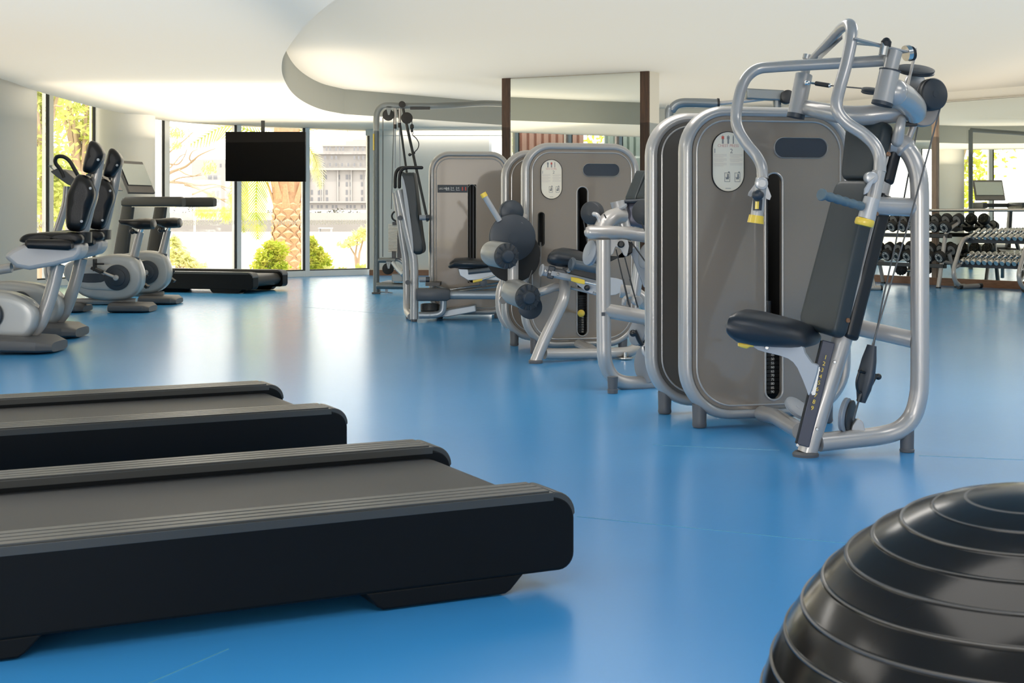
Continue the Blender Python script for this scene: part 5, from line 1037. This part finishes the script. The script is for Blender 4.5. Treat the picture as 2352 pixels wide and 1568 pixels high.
# ================================================================ CABLE MACHINE (far left of the row)
cm=thing('cable_crossover_machine','tall grey cable machine with an arched top beam and hanging pulleys by the last window','weight machine',V((P(866,674,17.3).x,17.3,0)))
YC=17.3
def k11(L,Y=YC): return [K(11,x,y,Y) for x,y in L]
tb(cm,'frame_post',cr([V((K(11,147,1000,YC).x,YC,.0)),K(11,146,1500,YC),K(11,146,800,YC),K(11,147,350,YC),K(11,160,240,YC),(K(11,200,165,YC)),K(11,262,132,YC),K(11,340,128,YC),K(11,480,135,YC),K(11,620,135,YC),K(11,900,138,YC),K(11,1040,134,YC),K(3,620,110,YC+.1),K(3,790,100,YC+.6),K(3,915,104,YC+1.1),K(3,1000,106,YC+1.5)],5),.038,'frame_g2',18)
q=MB(); c=V((K(11,147,1000,YC).x,YC,.012)); q.box(c,.10,.10,.02); q.build('post_shoe','black',cm)
q=MB(); q.box((K(11,622,172,YC-.03)+K(11,885,178,YC-.03))/2,.24,.03,.03); q.build('beam_pad','black',cm)
q=MB(); q.box(K(11,110,640,YC-.03),.018,.02,.2); q.build('warning_strip','yellow',cm)
for (k,x,y,r) in ((11,313,265,.071),(11,570,308,.071),(12,310,825,.071)):
    pu=pulley(cm,K(k,x,y,YC-.02),(0,-1,0),r,.03,'void'); 
    if (x!=570):
        q=MB(); q.prism([K(k,x-30,y-100,YC-.05),K(k,x+40,y-100,YC-.05),K(k,x+20,y,YC-.05),K(k,x-5,y,YC-.05)],V((0,.015,0))); q.build('pulley_bracket','frame_g2',cm)
q=MB(); q.disc(K(11,505,120,YC-.12),(0,1,0),.04,.08,20,.006); q.build('pivot_knob','void',cm)
tb(cm,'cable',k11([(238,300),(236,2230)]),.006,'cable_g',6); tb(cm,'cable',k11([(388,200),(385,500),(355,1568)]),.005,'cable_g',6)
for x,r in ((408,.016),(470,.017)):
    g=tb(cm,'hanging_bar',k11([(x,150),(x,410)]),r,'frame',12); tb(g,'bar_sleeve',k11([(x-1,395 if x==408 else 375),(x-1,455 if x==408 else 440)]),r*1.15,'rubber',12); tb(g,'bar_rod',k11([(x-2,450),(x+2,1000)]),.008,'grey_l',8)
for a,b_,r in (((512,150),(860,1740),.017),((448,190),(570,1080),.014)): tb(cm,'swing_arm',k11([a,b_]),r,'gasket',12)
q=MB(); q.tube(k11([(640,340),(640,390)]),.005,6); q.lathe(K(11,640,390,YC),(0,0,-1),[(0,.012),(.02,.024),(.05,.024),(.06,.014),(.09,.016),(.1,.012)],14); cp_=q.build('cable_stop','black',cm)
q=MB(); q.tube(cr(k11([(640,455),(655,500),(648,540),(636,500),(642,460)]),4),.004,6); q.tube(cr(k11([(650,545),(700,590),(735,660),(720,730),(670,785)]),4),.006,6); q.ball(K(11,668,790,YC),.017); q.ball(K(11,610,815,YC),.02); q.tube(k11([(668,790),(640,810),(610,815)]),.008,6); q.build('strap_and_clip','cable',cp_)
for i in range(20):
    q=MB(); a,b_=K(12,312,210+i*19.8,YC),K(12,440,210+i*19.8+16,YC); q.box((a+b_)/2+V((0,.06,0)),b_.x-a.x,.14,abs(a.z-b_.z)); q.build('weight_plate','plate_w',cm,bevel=.002)
q=MB(); a,b_=K(12,440,250,YC+.05),K(12,500,680,YC+.05); q.box((a+b_)/2,b_.x-a.x,.1,abs(a.z-b_.z)); q.box(K(12,405,200,YC),.06,.04,.04); q.box(K(12,392,640,YC),.05,.05,.1); q.build('stack_guard','black',cm)
q=MB(); q.tube(cr(k11([(405,1600),(380,1620),(362,1660),(372,1700),(400,1725),(425,1735)]),4),.012,8); q.build('stack_hook','black',cm)
tb(cm,'lower_tube',[K(12,150,708,YC),K(12,410,708,YC)],.032,'frame_g2',14); tb(cm,'lower_tube',cr([K(12,380,745,YC-.1),K(12,440,830,YC-.2),K(12,520,910,YC-.3)],4),.028,'frame_b2',14); tb(cm,'lower_tube',cr([K(12,405,695,YC+.1),K(12,470,710,YC+.1),K(12,540,770,YC+.1)],4),.022,'frame_light',14)
tb(cm,'base_tube',[K(12,150,1060,YC-.1),K(12,700,1068,YC-.1)],.041,'frame_g2',16)
q=MB(); a=K(12,440,950,YC-.1); q.box(a,.13,.12,.09); q.build('mount_block','frame_g2',cm,bevel=.006)
q=MB(); q.tube(cr([K(12,200,1110,YC),K(12,205,1145,YC),K(12,280,1150,YC),K(12,370,1160,YC)],4),.008,8); q.box(K(12,287,1135,YC),.03,.05,.05); q.build('floor_hook','grey_l',cm)
q=MB(); q.prism([K(12,180,1020,YC+.2),K(12,300,990,YC+.2),K(12,370,990,YC+.2),K(12,380,1020,YC+.2)],V((0,.1,0))); q.build('base_plate','frame_light',cm)
# far right post of this machine, standing behind the partition
x2=K(3,1000,106,YC+1.5); tb(cm,'frame_post',[V((x2.x,x2.y,0)),x2],.038,'frame_g2',18)
# ================================================================ PULLEY MACHINE BEHIND THE CHEST PRESS
pm=thing('pulley_machine','dark grey pulley machine whose arched top bar shows over the chest press shell','weight machine',V((P(1600,700,9.4).x,9.4,0)))
YQ=9.3
tb(pm,'frame_post',cr([V((P(1537,800,YQ).x,YQ,0)),K(5,135,700,YQ),K(5,132,180,YQ),K(5,145,125,YQ),K(5,175,100,YQ),K(5,230,97,YQ),K(5,330,100,YQ)],6),.030,'frame_dark',16)
tb(pm,'top_bar',KL(5,[(330,100,YQ),(450,88,YQ),(590,72,YQ)]),.014,'frame',12); q=MB(); a,b_=K(5,440,62,YQ),K(5,592,70,YQ); q.box((a+b_)/2,(b_-a).length,.08,.07,(b_-a).normalized(),V((0,1,0)),V((0,0,1))); q.build('upper_beam','frame_dark',pm,bevel=.01)
tb(pm,'bar_ring',KL(5,[(326,100,YQ),(334,100,YQ)]),.034,'black',16)
q=MB(); q.disc(K(5,605,75,YQ-.05),(0,1,0),.045,.08,20,.006); q.build('end_knob','black',pm); q=MB(); q.box(K(5,621,76,YQ-.07),.012,.02,.05); q.build('yellow_tag','yellow',pm)
tb(pm,'frame_post',[V((K(5,566,100,YQ).x,YQ,0)),K(5,566,85,YQ)],.028,'frame_dark',16)
tb(pm,'base_tube',[V((P(1537,800,YQ).x,YQ,.05)),V((K(5,566,100,YQ).x,YQ,.05))],.03,'frame_dark',16)
# ================================================================ DUMBBELL RACKS
def rack(label,A,B,nrm,tiers,loc_group,legs):
    """A,B front feet on the floor; nrm points to the wall; tiers: (z, offset to wall, depth, material)"""
    A=V(A);B=V(B); d=(B-A); L=d.length; d.normalize(); nrm=V(nrm).normalized()
    t=thing('dumbbell_rack',label,'dumbbell rack',(A+B)/2)
    return t,A,B,d,L,nrm
# rubber dumbbells
A=V((4.90,19.72,0)); B=V((5.575,18.60,0)); d=(B-A).normalized(); L=(B-A).length; nw=V((-d.y,d.x,0)); nw=-nw if nw.x<0 else nw
rk=thing('dumbbell_rack','two-tier silver rack of round black dumbbells in front of the mirror','dumbbell rack',(A+B)/2)
for e,P0 in enumerate((A,B)):
    for s_ in (0,):
        tb(rk,'side_post',cr([P0+V((0,0,.01)),P0+nw*.06+V((0,0,.30)),P0+nw*.13+V((0,0,.66)),P0+nw*.20+V((0,0,.76)),P0+nw*.36+V((0,0,.845))],5),.028,'frame',14)
    tb(rk,'rear_leg',cr([P0+nw*.34+V((0,0,.01)),P0+nw*.28+V((0,0,.25)),P0+nw*.2+V((0,0,.45))],4),.026,'frame',14)
    q=MB(); 
    for o in (P0,P0+nw*.34): q.lathe(o,ZZ,[(0,.034),(.018,.034)],14)
    q.build('foot_cap','black',rk)
    tb(rk,'tier_arm',[P0+nw*.08+V((0,0,.35)),P0+nw*.34+V((0,0,.30))],.022,'frame',12)
TI=[(.765,.12),(.372,.02)]
for z,o in TI:
    q=MB()
    for s_ in (.06,.26): q.box((A+B)/2+nw*(o+s_)+V((0,0,z-.105+.45*(s_-.02))),L+.1,.05,.05,d,nw)
    q.box((A+B)/2+nw*(o-.0)+V((0,0,z-.082)),L+.1,.02,.05,d,nw); q.build('tier_tray','tray',rk,bevel=.004)
def dumbbell(label,c,ax,r,L,group,first=[None]):
    c=V(c)
    if first[0] is None:
        t=thing('rubber_dumbbell',label,'dumbbell',(0,0,0),group)
        q=MB(); q.cyl((0,-L/2,0),(0,L/2,0),.016,12); q.build('handle','black',t)
        for s_ in (-1,1):
            q=MB(); q.lathe((0,s_*(L/2-.03),0),(0,1,0),[(-.035,r*.90),(-.028,r),(.028,r),(.035,r*.90)],28); h=q.build('head','rubber',t)
            q=MB().mat(0); q.lathe((0,s_*(L/2+.0065),0),(0,s_,0),[(0,r*.74),(.001,r*.74)],28); q.mat(1); q.lathe((0,s_*(L/2+.008),0),(0,s_,0),[(0,r*.40),(.003,r*.38)],20)
            for k in range(22):
                a=k*2*PI/22
                if k%5==4: continue
                cc=V((math.cos(a)*r*.58,s_*(L/2+.0082),math.sin(a)*r*.58)); q.box(cc,r*.13,.0012,r*.17,V((-math.sin(a),0,math.cos(a))),V((0,1,0)),V((math.cos(a),0,math.sin(a))))
            q.build('head_disc',['disc_w','black'],h)
            q=MB(); q.lathe((0,s_*(L/2-.067),0),(0,-s_,0),[(0,r*.8),(.001,r*.8)],24); q.build('inner_disc','disc_g2',h)
        first[0]=t
    else: t=dup(first[0],None,None,None,label); t['group']=group
    t.location=c; t.rotation_euler=(math.radians(22),0,math.atan2(-ax.x,ax.y)); return t
ORD=['first','second','third','fourth','fifth','sixth','seventh','eighth','ninth','tenth','eleventh','twelfth']
first=[None]; ax=nw
for ti,(z,o) in enumerate(TI):
    n=8
    for i in range(n):
        s_=.0+i*(L)/(n-1); c=A+d*s_+nw*(o+.14)+V((0,0,z+.085))
        dumbbell('round black dumbbell, %s from the left on the %s tier'%(ORD[i],['upper','lower'][ti]),c,ax,.077,.32,'round dumbbells on the %s tier'%['upper','lower'][ti],first)
# chrome dumbbells
A2=V((5.78,18.36,0)); d2=V((.6,-.8,0)); n2=V((.8,.6,0)); L2=.95; B2=A2+d2*L2
ck=thing('dumbbell_rack','low silver rack with bent tube legs holding small chrome dumbbells','dumbbell rack',(A2+B2)/2)
for P0 in (A2,B2):
    tb(ck,'bent_leg',cr([P0+n2*.10+V((0,0,.04)),P0+n2*.0+V((0,0,.05)),P0-n2*.10+V((0,0,.12)),P0-n2*.13+V((0,0,.24)),P0-n2*.05+V((0,0,.42)),P0+n2*.03+V((0,0,.58)),P0+n2*.10+V((0,0,.645)),P0+n2*.25+V((0,0,.68))],5),.028,'frame',14)
    tb(ck,'foot_tube',[P0-n2*.02+V((0,0,.032)),P0+n2*.42+V((0,0,.032))],.030,'frame',16)
    q=MB()
    for t_ in (-.03,.40): q.tube([P0+n2*t_+V((0,0,.033)),P0+n2*(t_+.06)+V((0,0,.033))],.033,16)
    q.build('foot_cap','black',ck); tb(ck,'tier_arm',[P0-n2*.10+V((0,0,.28)),P0+n2*.16+V((0,0,.36))],.022,'frame',12)
for z,o in ((.345,.02),(.655,.16)):
    q=MB(); q.box((A2+B2)/2+n2*(o+.0)+V((0,0,z-.03)),L2+.12,.02,.06,d2,n2); q.box((A2+B2)/2+n2*(o+.14)+V((0,0,z+.03)),L2+.12,.02,.06,d2,n2); q.build('tier_rail','slate',ck,bevel=.003)
cf=None
for ti,(z,o) in enumerate(((.345,.02),(.655,.16))):
    for i in range(11):
        c=A2+d2*(.045+i*.086)+n2*(o+.07)+V((0,0,z+.062)); r=(.034 if ti==0 else .020+.0014*i)
        lb='small chrome dumbbell, %s from the left on the %s tier of the low rack'%(ORD[i],['lower','upper'][ti])
        q=MB()
        t=thing('chrome_dumbbell',lb,'dumbbell',(0,0,0),'chrome dumbbells on the %s tier'%['lower','upper'][ti])
        q.cyl((0,-.06,0),(0,.06,0),.012,10); q.build('handle','chrome',t)
        for s_ in (-1,1):
            q=MB(); q.lathe((0,s_*.095,0),(0,1,0),[(-.045,r*.9),(-.04,r),(.04,r),(.045,r*.9)],20); q.build('head','chrome_l',t)
        t.location=c; t.rotation_euler=(math.radians(24),0,math.atan2(-n2.x,n2.y))
# grab rail on the mirror
q=MB(); 
a,b_,dd,nn=W2; off=nn*.10
q.tube([W1[1]-W1[2]*1.2+W1[3]*.10+V((0,0,1.02)),a+off+V((0,0,1.02)),b_+off+V((0,0,1.02))],.020,12)
for t_ in (.04,1.4,2.8,4.2): q.cyl(a+dd*t_+V((0,0,1.045)),a+dd*t_+off+V((0,0,1.02)),.012,8)
q.v=[v for v in q.v]; tag(q.build('barre_rail','steel',None),'long round metal rail fixed across the mirror above the dumbbells','rail')
# bench
t=thing('weight_bench','small bench with a black seat and T-shaped silver foot','bench',V((K(10,450,1300,18.1).x,18.1,0)))
tb(t,'foot_tube',[K(10,310,1298,18.1),K(10,580,1304,18.1)],.032,'frame',16)
q=MB(); q.tube([K(10,560,1304,18.1),K(10,590,1304,18.1)],.034,16); q.build('foot_cap','black',t)
tb(t,'front_leg',cr([K(10,450,1290,18.1),K(10,430,1180,18.1),K(10,390,1080,18.1),K(10,310,1000,18.1),K(10,200,940,18.2)],5),.030,'frame',14)
tb(t,'rear_leg',[K(10,460,900,18.5),K(10,350,1240,18.5)],.026,'frame',12)
q=MB(); q.loft([(K(10,560,790,18.1),V((0,.10,0)),ZZ*.02),(K(10,530,795,18.1),V((0,.15,0)),ZZ*.045),(K(10,380,800,18.1),V((0,.15,0)),ZZ*.04),(K(10,150,790,18.1),V((0,.15,0)),ZZ*.035)],16,3); q.build('seat','vinyl_b',t)
q=MB(); q.prism(KL(10,[(340,850),(430,860),(425,960),(380,975),(330,900)],18.05),V((0,.06,0))); q.build('seat_bracket','grey_l',t)
q=MB(); q.lathe(K(10,480,920,18.05),ZZ,[(0,.030),(.02,.022),(.05,.012)],16); q.build('yellow_knob','yellow',t)
# massage roller ball under the rack
t=thing('spiked_roller','black knobbly roller on a bar under the black-dumbbell rack','roller',K(10,880,1100,19.7)*1.0)
q=MB(); c=K(10,885,1010,19.6); q.ball(c,.078,20,12)
for i in range(70):
    z=1-2*(i+.5)/70; r_=math.sqrt(1-z*z); a=i*2.399; q.ball(c+V((r_*math.cos(a),r_*math.sin(a),z))*.078,.011,6,4)
q.build('knobbly_ball','rubber',t); tb(t,'bar',[c+V((.05,0,-.02)),c+V((.20,.02,-.02))],.016,'steel',10)
# ================================================================ CAMERA
cam=bpy.data.cameras.new('camera'); co=bpy.data.objects.new('camera',cam); C.objects.link(co); bpy.context.scene.camera=co
co.location=(0,0,1); co.rotation_euler=(math.radians(90),0,0); cam.sensor_width=36; cam.lens=50; cam.shift_y=-(784-HY)/2352
cam.clip_start=.05; cam.clip_end=2000
cam.dof.use_dof=True; cam.dof.focus_distance=11; cam.dof.aperture_fstop=20
sc=bpy.context.scene; sc.view_settings.view_transform='Standard'; sc.view_settings.look='None'; sc.view_settings.exposure=EXPO; sc.view_settings.gamma=1; sc.view_settings.use_curve_mapping=False
sc.cycles.use_denoising=True; sc.cycles.max_bounces=12; sc.cycles.diffuse_bounces=5; sc.cycles.glossy_bounces=5; sc.cycles.transparent_max_bounces=16; sc.cycles.sample_clamp_indirect=6; sc.cycles.caustics_reflective=False
